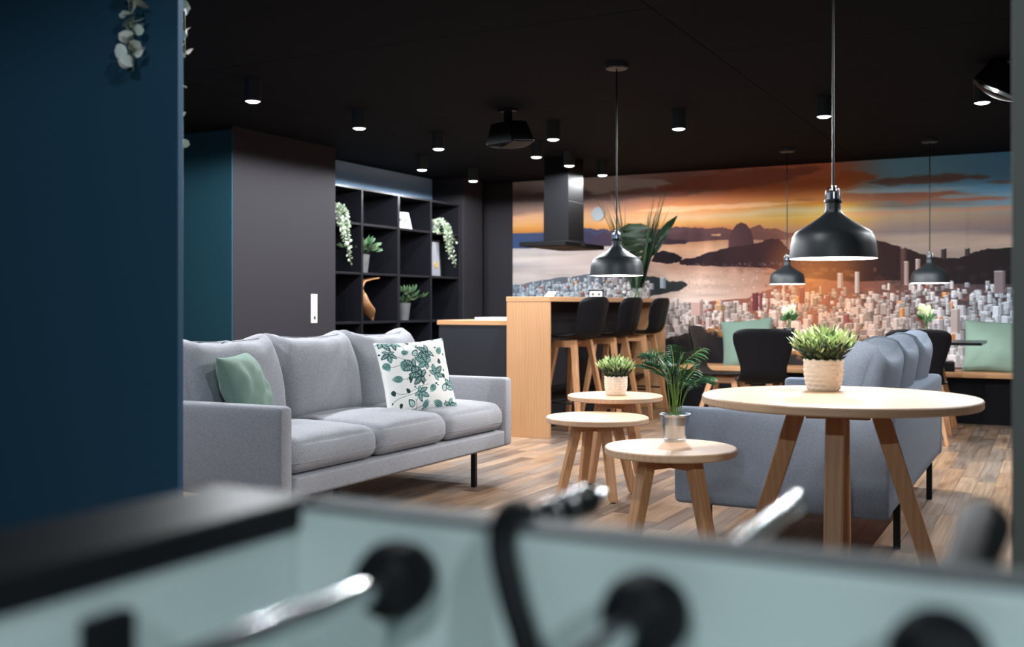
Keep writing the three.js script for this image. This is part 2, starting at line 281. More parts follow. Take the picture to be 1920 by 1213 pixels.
  poly([[1.38, 1.71], [1.73, 1.73], [2.03, 1.69], [1.99, 1.66], [1.5, 1.665]], rgb([46, 32, 39]));
  poly([[2.26, 1.75], [2.36, 1.755], [2.36, 1.735], [2.27, 1.735]], rgb([156, 115, 86]));
  poly([[2.41, 1.58], [2.44, 1.62], [2.44, 1.68], [2.47, 1.77], [2.52, 1.84], [2.57, 1.86], [2.62, 1.84], [2.67, 1.77], [2.69, 1.69], [2.71, 1.57]], grad(2.4, 1.7, 2.72, 1.7, [0, [69, 45, 45]], [1, [53, 32, 36]]), 0.003);
  const hill = [[1.93, 1.5], [2.1, 1.52], [2.2, 1.56], [2.44, 1.61], [2.69, 1.64], [2.74, 1.65], [2.83, 1.68], [2.87, 1.69], [2.95, 1.68], [3.01, 1.61], [3.05, 1.57], [3.2, 1.55], [3.45, 1.62], [3.82, 1.65], [3.92, 1.63], [4.04, 1.59], [4.15, 1.55], [4.23, 1.51], [4.31, 1.49], [4.42, 1.47], [4.56, 1.46], [4.64, 1.49], [4.75, 1.53], [4.83, 1.54], [5.2, 1.55], [6.2, 1.62], [6.2, 1.1], [4.12, 1.1], [2.9, 1.24], [2.99, 1.36], [2.84, 1.4], [2.36, 1.42], [2.02, 1.44], [1.93, 1.45]];
  poly(hill, grad(1.9, 1.5, 5.2, 1.5, [0, [32, 22, 27]], [0.25, [45, 24, 26]], [0.42, [75, 40, 29]], [0.5, [91, 52, 30]], [0.6, [46, 28, 27]], [0.8, [33, 24, 26]], [1, [24, 22, 24]]));
  poly([[1.62, 1.49], [1.67, 1.58], [1.75, 1.6], [1.88, 1.57], [1.96, 1.52], [1.93, 1.48], [1.81, 1.46], [1.67, 1.48]], rgb([27, 20, 26]));
  for (let k = 0; k < 90; k++) { x2.fillStyle = rgb(R() < 0.5 ? [120, 130, 150] : [190, 160, 150], 0.5); x2.fillRect(X(1.95 + 1.3 * R()), Y(1.46 - 0.03 * R()), 2 + 3 * R(), 1 + 2 * R()); }
  for (let k = 0; k < 170; k++) { x2.fillStyle = rgb(R() < 0.7 ? [110, 78, 74] : [240, 220, 210], 0.7); x2.fillRect(X(1.9 + 0.95 * R()), Y(1.16 + 0.24 * R()), 1 + 2 * R(), 1 + 3 * R()); }
  for (let k = 0; k < 26; k++) { x2.beginPath(); x2.ellipse(X(2.4 + 0.5 * R()), Y(1.36 + 0.06 * R()), 14 * R() + 4, 10 * R() + 2, 0, 0, 7); x2.fillStyle = rgb([110, 64, 62], 0.12); x2.fill(); }
  // the wooded ground that the towers stand on
  poly([[0, 1.25], [0.36, 1.31], [0.85, 1.36], [0.93, 1.37], [1.24, 1.36], [1.54, 1.34], [1.73, 1.32], [1.81, 1.28], [1.96, 1.28], [2.02, 1.24], [1.94, 1.19], [1.8, 1.16], [1.57, 1.12], [1.57, 0.8], [0, 0.8]], grad(0, 1.1, 2, 1.1, [0, [96, 104, 116]], [0.5, [84, 88, 98]], [0.8, [48, 52, 54]], [1, [36, 38, 38]]));
  poly([[1.5, 1.06], [1.76, 1.065], [2.02, 1.06], [2.62, 1.1], [2.76, 1.16], [2.89, 1.2], [2.99, 1.26], [3.15, 1.3], [3.6, 1.26], [4.12, 1.26], [4.71, 1.22], [6.2, 1.2], [6.2, 0.42], [1.5, 0.42]], grad(1.6, 0.9, 5.2, 0.9, [0, [92, 70, 72]], [0.25, [132, 80, 66]], [0.5, [146, 84, 60]], [0.75, [92, 68, 66]], [1, [58, 56, 66]]));
  for (let k = 0; k < 500; k++) { const x = 2.8 + 3.3 * R(), y = 0.5 + 0.9 * R(); x2.beginPath(); x2.ellipse(X(x), Y(y), 4 + 14 * R(), 3 + 6 * R(), 0, 0, 7); x2.fillStyle = rgb(x < 3.9 ? (R() < 0.6 ? [96, 50, 40] : [176, 104, 60]) : [48, 42, 46], 0.28); x2.fill(); }
  const tone = (x) => { const s = [[0, [150, 164, 180]], [0.9, [176, 184, 192]], [1.5, [214, 204, 202]], [2.2, [232, 208, 198]], [3.0, [226, 186, 166]], [3.6, [226, 182, 156]], [4.2, [212, 200, 200]], [5.0, [196, 206, 218]], [6.2, [186, 198, 212]]]; let i = 1; while (i < s.length - 1 && s[i][0] < x) i++; return mixc(s[i - 1][1], s[i][1], clamp((x - s[i - 1][0]) / (s[i][0] - s[i - 1][0]), 0, 1)); };
  const tower = (x, y, w, h, c) => {
    const side = w * (0.2 + 0.25 * R()), px = X(x), py = Y(y + h), pw = X(w), ph = h * K;
    x2.fillStyle = rgb(c); x2.fillRect(px, py, pw, ph); x2.fillStyle = rgb(c.map((q) => q * 0.72)); x2.fillRect(px + pw - X(side), py + 1, X(side), ph);
    x2.fillStyle = rgb(c.map((q) => q * 0.62), 0.55); const v = R() < 0.55, n = v ? Math.floor(pw / 5) : Math.floor(ph / 5); for (let k = 1; k < n; k++) v ? x2.fillRect(px + k * 5, py + 3, 1.6, ph - 3) : x2.fillRect(px + 1, py + k * 5, pw - 2, 1.5);
    x2.fillStyle = rgb(mixc(c, [255, 255, 255], 0.45)); x2.fillRect(px, py, pw - X(side), 2);
  };
  const inCity = (x, y) => (x < 1.58 ? y < lerp(1.22, 1.33, clamp(x / 0.9, 0, 1)) - (x > 1.45 ? 0.07 : 0) : y < (x < 2.6 ? 1.03 : x < 3.1 ? lerp(1.05, 1.24, (x - 2.6) / 0.5) : x < 3.9 ? 1.16 : 1.2));
  const list = []; for (let k = 0; k < 360; k++) { const x = 1.6 * R(), y = 1.0 + 0.3 * R(); if (inCity(x, y)) list.push([x, y, 0.3 + R() * 0.7, R(), R()]); }
  for (let k = 0; k < 3000; k++) { const x = -0.05 + 6.2 * R(), y = 0.44 + 0.92 * R(); if (inCity(x, y) && !(x > 3.05 && x < 3.8 && y > 1.1 && R() < 0.6)) list.push([x, y, R(), R(), R()]); }
  list.sort((a, b) => b[1] - a[1]);
  for (let k = 0; k < 2600; k++) { const x = 6.15 * R(), y = 0.45 + 0.9 * R(), q = R(); if (!inCity(x, y)) continue; x2.fillStyle = rgb(q < 0.55 ? mixc([0, 0, 0], tone(x), 0.5 + 0.4 * R()) : q < 0.8 ? [120, 82, 68] : [74, 60, 60], 0.8); x2.fillRect(X(x), Y(y), 4 + 10 * R(), 3 + 5 * R()); }
  for (const [x, y, a, b, c] of list) { const s = clamp((1.5 - y) / 0.72, 0.25, 1.35), k = 0.62 + 0.44 * c; tower(x, y, (0.024 + 0.06 * a) * s + 0.008, (0.025 + 0.1 * b * b) * s + 0.014, (c < 0.03 ? [150, 84, 74] : c > 0.988 ? [226, 150, 86] : tone(x).map((q) => q * k))); }
  for (const [x, y, w, h, c] of [[0.9, 1.25, 0.05, 0.13, [132, 138, 150]], [1.2, 1.25, 0.07, 0.13, [150, 142, 146]], [1.72, 1.21, 0.06, 0.11, [160, 172, 186]], [1.6, 1.2, 0.05, 0.06, [170, 172, 180]], [2.68, 0.98, 0.06, 0.18, [110, 54, 54]], [2.75, 0.99, 0.03, 0.17, [124, 62, 60]], [2.05, 0.93, 0.13, 0.14, [196, 158, 148]], [2.3, 0.98, 0.1, 0.06, [186, 146, 110]], [4.07, 1.22, 0.05, 0.35, [86, 60, 56]], [4.1, 1.22, 0.04, 0.22, [170, 140, 132]], [4.2, 1.24, 0.04, 0.22, [176, 150, 144]], [4.3, 1.22, 0.05, 0.24, [176, 156, 152]], [4.42, 1.46, 0.045, 0.09, [56, 46, 48]], [4.62, 1.48, 0.04, 0.07, [60, 50, 52]], [3.5, 1.2, 0.05, 0.14, [196, 170, 158]], [3.66, 1.15, 0.04, 0.2, [206, 184, 172]], [4.5, 0.78, 0.08, 0.22, [180, 164, 160]], [4.86, 1.14, 0.09, 0.2, [126, 112, 116]], [3.14, 1.05, 0.05, 0.16, [128, 62, 58]]]) tower(x, y, w, h, c);
  { const g = x2.createRadialGradient(X(3.25), Y(1.3), 2, X(3.25), Y(1.3), 170); g.addColorStop(0, 'rgba(236,150,70,0.5)'); g.addColorStop(1, 'rgba(220,120,60,0)'); x2.fillStyle = g; x2.fillRect(X(2.6), Y(1.75), 450, 330); }
  // dark grassy hilltop along the lower edge
  poly([[1.4, 0.64], [1.7, 0.67], [1.86, 0.71], [2.02, 0.75], [2.18, 0.79], [2.27, 0.8], [2.34, 0.76], [2.5, 0.64], [3.04, 0.58], [3.3, 0.55], [3.8, 0.5], [3.8, 0.42], [1.4, 0.42]], rgb([38, 34, 36]), 0.01);
  for (let k = 0; k < 420; k++) { const x = 1.6 + 2 * R(), y = x < 2.34 ? lerp(0.655, 0.8, (x - 1.6) / 0.7) : lerp(0.76, 0.55, clamp((x - 2.34) / 0.9, 0, 1)); x2.beginPath(); x2.ellipse(X(x), Y(y - 0.07 * R() * R()), 3 + 7 * R(), 2 + 4 * R(), 0, 0, 7); x2.fillStyle = rgb(x > 2.1 ? [168, 112, 60] : [70, 56, 50], x > 2.1 && x < 3.4 ? 0.32 : 0.2); x2.fill(); }
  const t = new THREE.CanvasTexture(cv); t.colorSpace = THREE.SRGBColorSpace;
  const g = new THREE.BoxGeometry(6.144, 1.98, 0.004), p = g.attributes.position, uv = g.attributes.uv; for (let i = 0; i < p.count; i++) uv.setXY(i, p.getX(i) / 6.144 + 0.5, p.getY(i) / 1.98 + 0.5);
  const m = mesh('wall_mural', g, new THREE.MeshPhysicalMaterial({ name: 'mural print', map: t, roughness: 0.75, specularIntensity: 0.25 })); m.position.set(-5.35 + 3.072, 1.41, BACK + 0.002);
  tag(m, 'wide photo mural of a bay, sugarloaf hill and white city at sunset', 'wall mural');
}

// ------------------------------------------------------------------ sofas
// front towards +x, length along z; back panel, two arms, base frame, three seats, three backs, four legs
function makeSofa(fab, name, label, at, turn) {
  const t = thing(name, label, 'sofa', at, turn), L = 1.0575, R = rng(Math.round(at[2] * 100) + 900);
  const wr = (v, s, a) => a * (fbm(v.y * 7 + s, v.z * 16 + v.y * 5, 71 + s, 3) - 0.5);
  for (const s of [-1, 1]) mesh('armrest', moved(soft(0.875, 0.41, 0.085, 0.026, [14, 10, 5], (v, a, b, c) => { v.z += c * 0.006 * (1 - a * a) * (1 - b * b); }), 0, 0.395, s * (L - 0.0425)), fab, t);
  mesh('backrest', moved(soft(0.09, 0.46, 2 * L - 0.171, 0.026, [4, 10, 24]), -0.392, 0.42, 0, 0, 0, 0.03), fab, t);
  mesh('base_frame', moved(soft(0.83, 0.1, 2 * L - 0.171, 0.014, [8, 4, 20]), 0.018, 0.24, 0), fab, t);
  for (let k = 0; k < 3; k++) {
    const z = (k - 1) * 0.647, s = k * 3.7 + R() * 5;
    const seat = mesh('seat_cushion', moved(soft(0.745, 0.155, 0.642, 0.062, [22, 8, 20], (v, a, b, c) => {
      const dome = Math.pow(Math.max(0, 1 - a * a), 0.6) * Math.pow(Math.max(0, 1 - c * c), 0.55);
      v.y += (b > 0 ? 0.034 : 0) * dome * Math.max(0, b) + wr(v, s, 0.007) * Math.max(0, b); v.x += 0.012 * (a > 0 ? 1 : 0) * (1 - b * b) * (1 - c * c) * a; v.z += c * 0.003 * (1 - b * b);
      if (Math.abs(b) < 0.35) v.z += 0.004 * Math.sign(c) * Math.sin(a * 26 + s) * (Math.abs(c) > 0.9 ? 1 : 0);
    }), 0.062, 0.369, z), fab, t);
    const P = []; for (let i = 0; i <= 40; i++) { const q = -Math.PI / 2 + Math.PI * i / 40; P.push(V(0.062 + 0.31 + 0.071 * Math.pow(Math.max(0, Math.cos(q)), 0.35), 0.345, z + 0.318 * Math.sign(Math.sin(q)) * Math.pow(Math.abs(Math.sin(q)), 0.5))); }
    mesh('piping', tube(P, 0.002, 80, 5), fab, seat);
    const lean = -0.2, bulge = 0.064 + 0.01 * R(), tip = (R() - 0.5) * 0.03;
    const mat4 = [(-0.245), 0.645 + 0.012 * R(), z + (R() - 0.5) * 0.012, 0, (R() - 0.5) * 0.05, -lean];
    const back = mesh('back_cushion', moved(soft(0.17, 0.5, 0.645, 0.075, [8, 22, 22], (v, a, b, c) => {
      const dome = Math.pow(Math.max(0, 1 - b * b), 0.55) * Math.pow(Math.max(0, 1 - c * c), 0.55), sag = b > 0 ? b * b : 0;
      v.x += a * bulge * dome + (a > 0 ? wr(v, s + 2, 0.06) * (0.2 + 0.8 * sag) + 0.004 * sag * Math.sin(c * 9 + b * 7 + s) : 0);
      v.y -= sag * (0.034 * (1 - Math.pow(Math.abs(c), 3)) - 0.022 * Math.pow(Math.abs(c), 5)) + sag * 0.012 * fbm(v.z * 8, s, 91, 3); v.x -= sag * 0.03; v.z += c * 0.006 * (1 - b * b) + sag * tip;
    }), ...mat4), fab, t);
    const Q = []; for (let i = 0; i <= 64; i++) { const q = i / 64 * Math.PI * 2, cy = Math.sin(q), cz = Math.cos(q), f = 1 / Math.pow(Math.pow(Math.abs(cy), 5) + Math.pow(Math.abs(cz), 5), 0.2), b = clamp(cy * f, -1, 1), c = clamp(cz * f, -1, 1), sag = b > 0 ? b * b : 0; Q.push(V(0.052 - sag * 0.02, b * 0.236 - sag * (0.034 * (1 - Math.abs(c) ** 3) - 0.022 * Math.abs(c) ** 5), c * 0.311 + sag * tip)); }
    mesh('piping', moved(tube(Q, 0.0024, 120, 5), ...mat4), fab, back);
  }
  for (const sx of [-1, 1]) for (const sz of [-1, 1]) mesh('leg', between(sx * 0.41 - 0.014, sx * 0.41 + 0.014, 0, 0.195, sz * 0.635 - 0.014, sz * 0.635 + 0.014, 0.003), M.blackMetal, t);
  return t;
}
makeSofa(M.greyFabric, 'sofa', 'light grey three-seat fabric sofa with slim arms, holding the leaf-print cushion', [-3.34, 0, -4.5], 0);
makeSofa(M.coolLitFabric, 'sofa', 'blue-grey three-seat sofa, cool light tinted in, seen from its end behind the tall round table', [-1.0075, 0, -5.3], Math.PI);

// ------------------------------------------------------------------ throw cushions
function pillow(w, h, d, seed, { sag = 0.07, crease = 0.012 } = {}) {
  const N = 26, pos = [], uv = [], idx = [];
  for (const side of [1, -1]) for (let j = 0; j <= N; j++) for (let i = 0; i <= N; i++) {
    const u = Math.sin((i / N * 2 - 1) * Math.PI / 2), v = Math.sin((j / N * 2 - 1) * Math.PI / 2);
    const th = Math.pow(Math.max(0, (1 - u * u) * (1 - v * v)), 0.42), cr = fbm(u * 3 + seed, v * 3, seed, 4) - 0.5, rad = Math.sin((u * 1.4 - v * 2) * 5 + seed) * (1 - th);
    pos.push(w / 2 * u * (1 - sag * (1 - v * v)), h / 2 * v * (1 - sag * (1 - u * u)), side * (d / 2 * th + th * (cr * crease * 2 + rad * crease * 0.5)));
    uv.push((u * 0.5 + 0.5) * w, (v * 0.5 + 0.5) * h);
  }
  const n1 = (N + 1) * (N + 1);
  for (const s of [0, 1]) for (let j = 0; j < N; j++) for (let i = 0; i < N; i++) { const a = s * n1 + j * (N + 1) + i, b = a + 1, c = a + N + 1, e = c + 1; s ? idx.push(a, e, b, a, c, e) : idx.push(a, b, e, a, e, c); }
  const g = new THREE.BufferGeometry(); g.setAttribute('position', new THREE.Float32BufferAttribute(pos, 3)); g.setAttribute('uv', new THREE.Float32BufferAttribute(uv, 2)); g.setIndex(idx); g.computeVertexNormals(); return g;
}
function cushion(name, label, geo, mat, [x, y, z], ry, rx, rz = 0) { const m = mesh(name, geo, mat); m.position.set(x, y, z); m.rotation.set(rx, ry, rz, 'YXZ');
  geo.computeBoundingBox(); const { x: W, y: H } = geo.boundingBox.max, P = [], s = 0.07;
  for (let i = 0; i < 64; i++) { const k = i / 16, e = Math.floor(k), f = (k - e) * 2 - 1, b = 1 - s * (1 - f * f); P.push([V(f * W, -H * b, 0), V(W * b, f * H, 0), V(-f * W, H * b, 0), V(-W * b, -f * H, 0)][e]); }
  mesh('seam', uvs(new THREE.TubeGeometry(new THREE.CatmullRomCurve3(P, true), 160, 0.0026, 6, true), 'x'), mat, m); return tag(m, label, 'cushion'); }
{ // leaf print: teal figs, lobed leaves, drops and vines on white
  const S = 1024, c = document.createElement('canvas'); c.width = c.height = S; const x = c.getContext('2d'), R = rng(12);
  x.fillStyle = '#efece8'; x.fillRect(0, 0, S, S);
  const dark = ['#16403f', '#1d4d4a', '#2c6461', '#0f302f'], pale = ['#6fa09a', '#8fb8b2', '#bcd4cf'];
  const at = (px, py, r, s, f) => { x.save(); x.translate(px, py); x.rotate(r); x.scale(s, s); f(); x.restore(); };
  const drop = (fill) => { x.beginPath(); x.moveTo(0, -60); x.bezierCurveTo(50, -20, 52, 50, 0, 56); x.bezierCurveTo(-52, 50, -50, -20, 0, -60); x.fillStyle = fill; x.fill(); };
  const fig = () => { drop(dark[1]); x.save(); x.clip(); x.strokeStyle = pale[1]; x.lineWidth = 6; for (let k = -3; k <= 3; k++) { x.beginPath(); x.moveTo(0, -60); x.quadraticCurveTo(k * 26, 0, k * 8, 60); x.stroke(); } x.restore(); };
  const half = () => { drop(dark[0]); at(0, 6, 0, 0.72, () => drop(pale[2])); x.fillStyle = pale[0]; for (let k = 0; k < 14; k++) x.fillRect((R() - 0.5) * 32, (R() - 0.3) * 40, 4, 6); };
  const lobed = () => { for (const [a, L, w] of [[0, 130, 44], [-0.9, 112, 38], [0.9, 112, 38], [-1.9, 74, 30], [1.9, 74, 30]]) at(0, 0, a, 1, () => { x.beginPath(); x.moveTo(-8, 10); x.bezierCurveTo(-w, -L * 0.4, -w * 0.8, -L * 0.8, 0, -L); x.bezierCurveTo(w * 0.8, -L * 0.8, w, -L * 0.4, 8, 10); x.fillStyle = dark[Math.floor(R() * 3)]; x.fill(); x.strokeStyle = pale[2]; x.lineWidth = 4; x.beginPath(); x.moveTo(0, 0); x.lineTo(0, -L * 0.88); for (let k = 1; k < 5; k++) for (const s of [-1, 1]) { x.moveTo(0, -L * k * 0.17); x.lineTo(s * w * 0.5, -L * (k * 0.17 + 0.14)); } x.stroke(); }); };
  x.strokeStyle = '#1b3d3b'; x.lineWidth = 5; for (let k = 0; k < 8; k++) { x.beginPath(); const y = k * 150 - 20, x0 = R() * 420 - 60; x.moveTo(x0, y); x.bezierCurveTo(x0 + 120, y + 330 * (R() - 0.4), x0 + 300, y - 300 * (R() - 0.3), x0 + 480, y + 320 * (R() - 0.5)); x.stroke(); x.beginPath(); x.moveTo(x0 + 300, y); x.quadraticCurveTo(x0 + 340, y + 90, x0 + 280, y + 170); x.stroke(); }
  const kinds = [lobed, fig, half, lobed, () => drop(dark[0]), lobed, fig, () => drop(dark[3])], sc = [0.95, 0.85, 0.7, 0.8, 0.5, 0.9, 0.7, 0.42];
  let k = 0; for (let j = 0; j < 6; j++) for (let i = 0; i < 6; i++) { const n = (k * 3 + j + (i >> 1)) % 8; k++; at(70 + i * 172 + (j % 2) * 60 + (R() - 0.5) * 50, 80 + j * 172 + (R() - 0.5) * 50, R() * 6.28, 1.42 * sc[n] * (0.85 + 0.3 * R()), kinds[n]); }
  for (let q = 0; q < 34; q++) at(R() * S, R() * S, R() * 6.28, 0.14 + 0.2 * R(), () => drop(dark[q % 4]));
  const t = new THREE.CanvasTexture(c); t.colorSpace = THREE.SRGBColorSpace; t.repeat.set(1 / 0.47, 1 / 0.47);
  M.leafPrint = new THREE.MeshPhysicalMaterial({ name: 'leaf print cotton', map: t, roughness: 0.9, bumpMap: tex(weave, 0.1, 0.1, false), bumpScale: 0.0004 });
  cushion('throw_cushion', 'white cushion printed with dark teal leaves and figs, on the light grey sofa', pillow(0.43, 0.43, 0.15, 3), M.leafPrint, [-3.18, 0.63, -4.92], 1.0, -0.36, 0.06);
}
cushion('throw_cushion', 'plain sage green cushion leaning in the near corner of the light grey sofa', pillow(0.42, 0.4, 0.17, 8, { crease: 0.02 }), M.greenFabric, [-3.38, 0.615, -3.77], 1.98, -0.38, 0.04);
// ------------------------------------------------------------------ tables
function disc(r, th, bev = 0.004) { return lathe([[0, -th], [r - bev, -th], [r, -th + bev], [r, -bev], [r - bev, 0], [0, 0]], 96); }
function makeTable(name, label, category, at, h, d, legTop, legFoot, w, turn, group) {
  const t = thing(name, label, category, at, turn, group), th = 0.028;
  mesh('tabletop', disc(d / 2, th).translate(0, h, 0), M.oak, t);
  for (let k = 0; k < 4; k++) { const a = k * Math.PI / 2, c = Math.cos(a), s = Math.sin(a); mesh('leg', leg(V(c * legTop, h - th, s * legTop), V(c * legFoot, 0.006, s * legFoot), w, w, w * 0.86, w * 0.86, -a), M.oakLeg, t); mesh('foot_pad', rod(V(c * legFoot, 0, s * legFoot), V(c * legFoot, 0.007, s * legFoot), 0.012, 12), M.rubber, t); }
  for (const s of [0, 1]) mesh('crossbar', moved(box(2 * legTop - w * 0.7, 0.05, w * 0.72, 0, 0, 0, 0.003), 0, h - th - 0.0251 - s * 0.0002, 0, 0, s * Math.PI / 2, 0), M.oakLeg, t);
  return t;
}
makeTable('coffee_table', 'small round oak side table nearest the table football, under the palm in its metal pot', 'side table', [-1.286, 0, -3.744], 0.5, 0.492, 0.115, 0.235, 0.05, 1.116);
makeTable('coffee_table', 'low round oak side table with a bare top, between two other side tables', 'side table', [-2.2, 0, -5.2], 0.43, 0.556, 0.11, 0.215, 0.048, 0.8);
makeTable('coffee_table', 'round oak side table carrying the small bushy plant in a woven pot', 'side table', [-2.31, 0, -5.73], 0.502, 0.56, 0.11, 0.22, 0.05, 0.75 + YAW);
makeTable('round_table', 'large round oak table with a splayed four-leg base under the biggest black pendant', 'table', [-0.65, 0, -3.61], 0.727, 0.9, 0.125, 0.34, 0.06, 0.12);

function diningTable(label, at, wide) {
  const t = thing('dining_table', label, 'table', at), h = 0.74;
  mesh('tabletop', box(wide, 0.022, 0.72, 0, h - 0.011, 0, 0.003), M.black, t);
  for (const sx of [-1, 1]) { for (const sz of [-1, 1]) mesh('leg', leg(V(sx * 0.1, h - 0.022, sz * 0.1), V(sx * 0.25, 0, sz * 0.26), 0.06, 0.05, 0.05, 0.044), M.walnut, t); mesh('crossbar', box(0.05, 0.06, 0.2, sx * 0.104, h - 0.053, 0, 0.003, 'z'), M.walnut, t); }
  return t;
}
diningTable('black dining table standing in front of the sage bench cushion near the bar', [-2.02, 0, -9.2], 0.78);
diningTable('black dining table whose right end reaches the large sage bench cushion', [-1.0, 0, -9.2], 0.98);

// ------------------------------------------------------------------ chairs and stools: one black shell, wooden legs
// the shell faces +x; profile points run from the seat's front edge to the top of the back: [x, y, half width, wrap]
function shellGeo(profile, th = 0.02) {
  const NU = 18, NV = 44, curve = new THREE.CatmullRomCurve3(profile.map(([x, y]) => V(x, y, 0))), ws = new THREE.CatmullRomCurve3(profile.map(([, , w, k]) => V(w, k, 0)));
  const pos = [], idx = [], P = curve.getSpacedPoints(NV), n = profile.length - 1;
  for (const off of [0.5, -0.5]) for (let j = 0; j <= NV; j++) {
    const a = P[Math.max(0, j - 1)], b = P[Math.min(NV, j + 1)], tx = b.x - a.x, ty = b.y - a.y, l = Math.hypot(tx, ty), nx = ty / l, ny = -tx / l; // the normal towards the sitter
    const t = j / NV, q = ws.getPoint(t), end = Math.min(1, Math.min(t, 1 - t) * 14), corner = Math.sqrt(Math.max(0, 1 - (1 - end) ** 2));
    for (let i = 0; i <= NU; i++) {
      const u = Math.sin((i / NU * 2 - 1) * Math.PI / 2), w = q.x * (0.84 + 0.16 * corner), rim = Math.sqrt(Math.max(0.04, 1 - u ** 8));
      const lift = q.y * u * u - 0.006 * Math.exp(-(u * u) / 0.004) * (off < 0 ? -1 : 0.4), top = smooth(clamp((t - 0.8) / 0.2, 0, 1)), front = smooth(clamp((0.1 - t) / 0.1, 0, 1)), cut = 0.022 * u * u * u * u;
      const d = off * th * rim * (0.35 + 0.65 * Math.min(1, end * 2)) + lift;
      pos.push(P[j].x + nx * d - (tx / l) * cut * (top - front), P[j].y + ny * d - (ty / l) * cut * (top - front), u * w);
    }
  }
  const row = NU + 1, m = row * (NV + 1), quad = (a, b, c, e) => idx.push(a, b, c, a, c, e);
  for (let j = 0; j < NV; j++) for (let i = 0; i < NU; i++) { const a = j * row + i; quad(a, a + 1, a + row + 1, a + row); quad(m + a, m + a + row, m + a + row + 1, m + a + 1); }
  for (let j = 0; j < NV; j++) for (const i of [0, NU]) { const a = j * row + i; i ? quad(a, m + a, m + a + row, a + row) : quad(a, a + row, m + a + row, m + a); }
  for (let i = 0; i < NU; i++) for (const j of [0, NV]) { const a = j * row + i; j ? quad(a, a + 1, m + a + 1, m + a) : quad(a, m + a, m + a + 1, a + 1); }
  const g = new THREE.BufferGeometry(); g.setAttribute('position', new THREE.Float32BufferAttribute(pos, 3)); g.setIndex(idx); g.computeVertexNormals(); return uvs(g, 'z', salt++);
}
function makeChair(label, at, turn) {
  const t = thing('dining_chair', label, 'chair', at, turn);
  const prof = [[0.23, 0.432, 0.19, 0.0], [0.2, 0.452, 0.2, 0.004], [0.05, 0.444, 0.212, 0.012], [-0.1, 0.436, 0.205, 0.016], [-0.185, 0.45, 0.185, 0.02], [-0.225, 0.5, 0.172, 0.028], [-0.25, 0.62, 0.198, 0.04], [-0.275, 0.76, 0.226, 0.046], [-0.295, 0.855, 0.232, 0.04]];
  mesh('seat_shell', shellGeo(prof), M.chairShell, t);
  for (const s of [-1, 1]) {
    mesh('leg', leg(V(0.1, 0.425, s * 0.11), V(0.2, 0, s * 0.2), 0.05, 0.036, 0.03, 0.026), M.oakLeg, t); mesh('leg', leg(V(-0.08, 0.425, s * 0.11), V(-0.21, 0, s * 0.2), 0.05, 0.036, 0.03, 0.026), M.oakLeg, t);
    mesh('crossbar', box(0.16, 0.05, 0.034, 0.01, 0.399, s * 0.114, 0.004), M.oakLeg, t);
  }
  mesh('stretcher', box(0.04, 0.03, 0.2, 0.01, 0.39, 0, 0.004, 'z'), M.oakLeg, t);
  return t;
}
const chair = makeChair('black shell chair seen from the side, next to the bar stools', [-2.52, 0, -8.76], 0.03);
dup(chair, 'dining_chair', 'black shell chair turned away, in front of the dining table nearer the bar', [-2.03, 0, -8.1], Math.PI / 2 + 0.28);
dup(chair, 'dining_chair', 'black shell chair turned away, behind the cushions of the blue-grey sofa', [-0.93, 0, -8.42], Math.PI / 2 + 0.12);

function makeStool(label, at, turn) {
  const t = thing('bar_stool', label, 'bar stool', at, turn), y = 0.79;
  const prof = [[0.21, y - 0.014, 0.17, 0.0], [0.18, y + 0.004, 0.185, 0.004], [0.04, y - 0.006, 0.2, 0.012], [-0.09, y - 0.012, 0.195, 0.018], [-0.165, y + 0.004, 0.18, 0.026], [-0.2, y + 0.06, 0.175, 0.034], [-0.225, y + 0.16, 0.192, 0.044], [-0.245, y + 0.25, 0.198, 0.044], [-0.255, y + 0.31, 0.185, 0.038]];
  mesh('seat_shell', shellGeo(prof, 0.022), M.chairShell, t);
  for (const s of [-1, 1]) {
    mesh('leg', leg(V(0.09, y - 0.027, s * 0.1), V(0.2, 0, s * 0.19), 0.05, 0.036, 0.034, 0.028), M.oakLeg, t); mesh('leg', leg(V(-0.08, y - 0.027, s * 0.1), V(-0.2, 0, s * 0.19), 0.05, 0.036, 0.034, 0.028), M.oakLeg, t);
    mesh('crossbar', box(0.16, 0.055, 0.034, 0.005, y - 0.06, s * 0.104, 0.004), M.oakLeg, t);
    mesh('footrest', rod(V(0.145 * 1.02, 0.27, s * 0.155), V(-0.15, 0.27, s * 0.155), 0.008), M.blackMetal, t);
  }
  mesh('footrest', rod(V(0.158, 0.27, -0.155), V(0.158, 0.27, 0.155), 0.008), M.blackMetal, t);
  mesh('stretcher', box(0.04, 0.03, 0.19, 0.005, y - 0.05, 0, 0.004, 'z'), M.oakLeg, t);
  return t;
}
const stool = makeStool('black shell bar stool nearest the broad wooden end of the bar', [-3.39, 0, -7.53], Math.PI - 0.22);
dup(stool, 'bar_stool', 'black shell bar stool standing between the other two at the bar', [-3.4, 0, -8.33], Math.PI - 0.12);
dup(stool, 'bar_stool', 'black shell bar stool farthest along the bar, nearest the mural', [-3.42, 0, -9.1], Math.PI - 0.08);

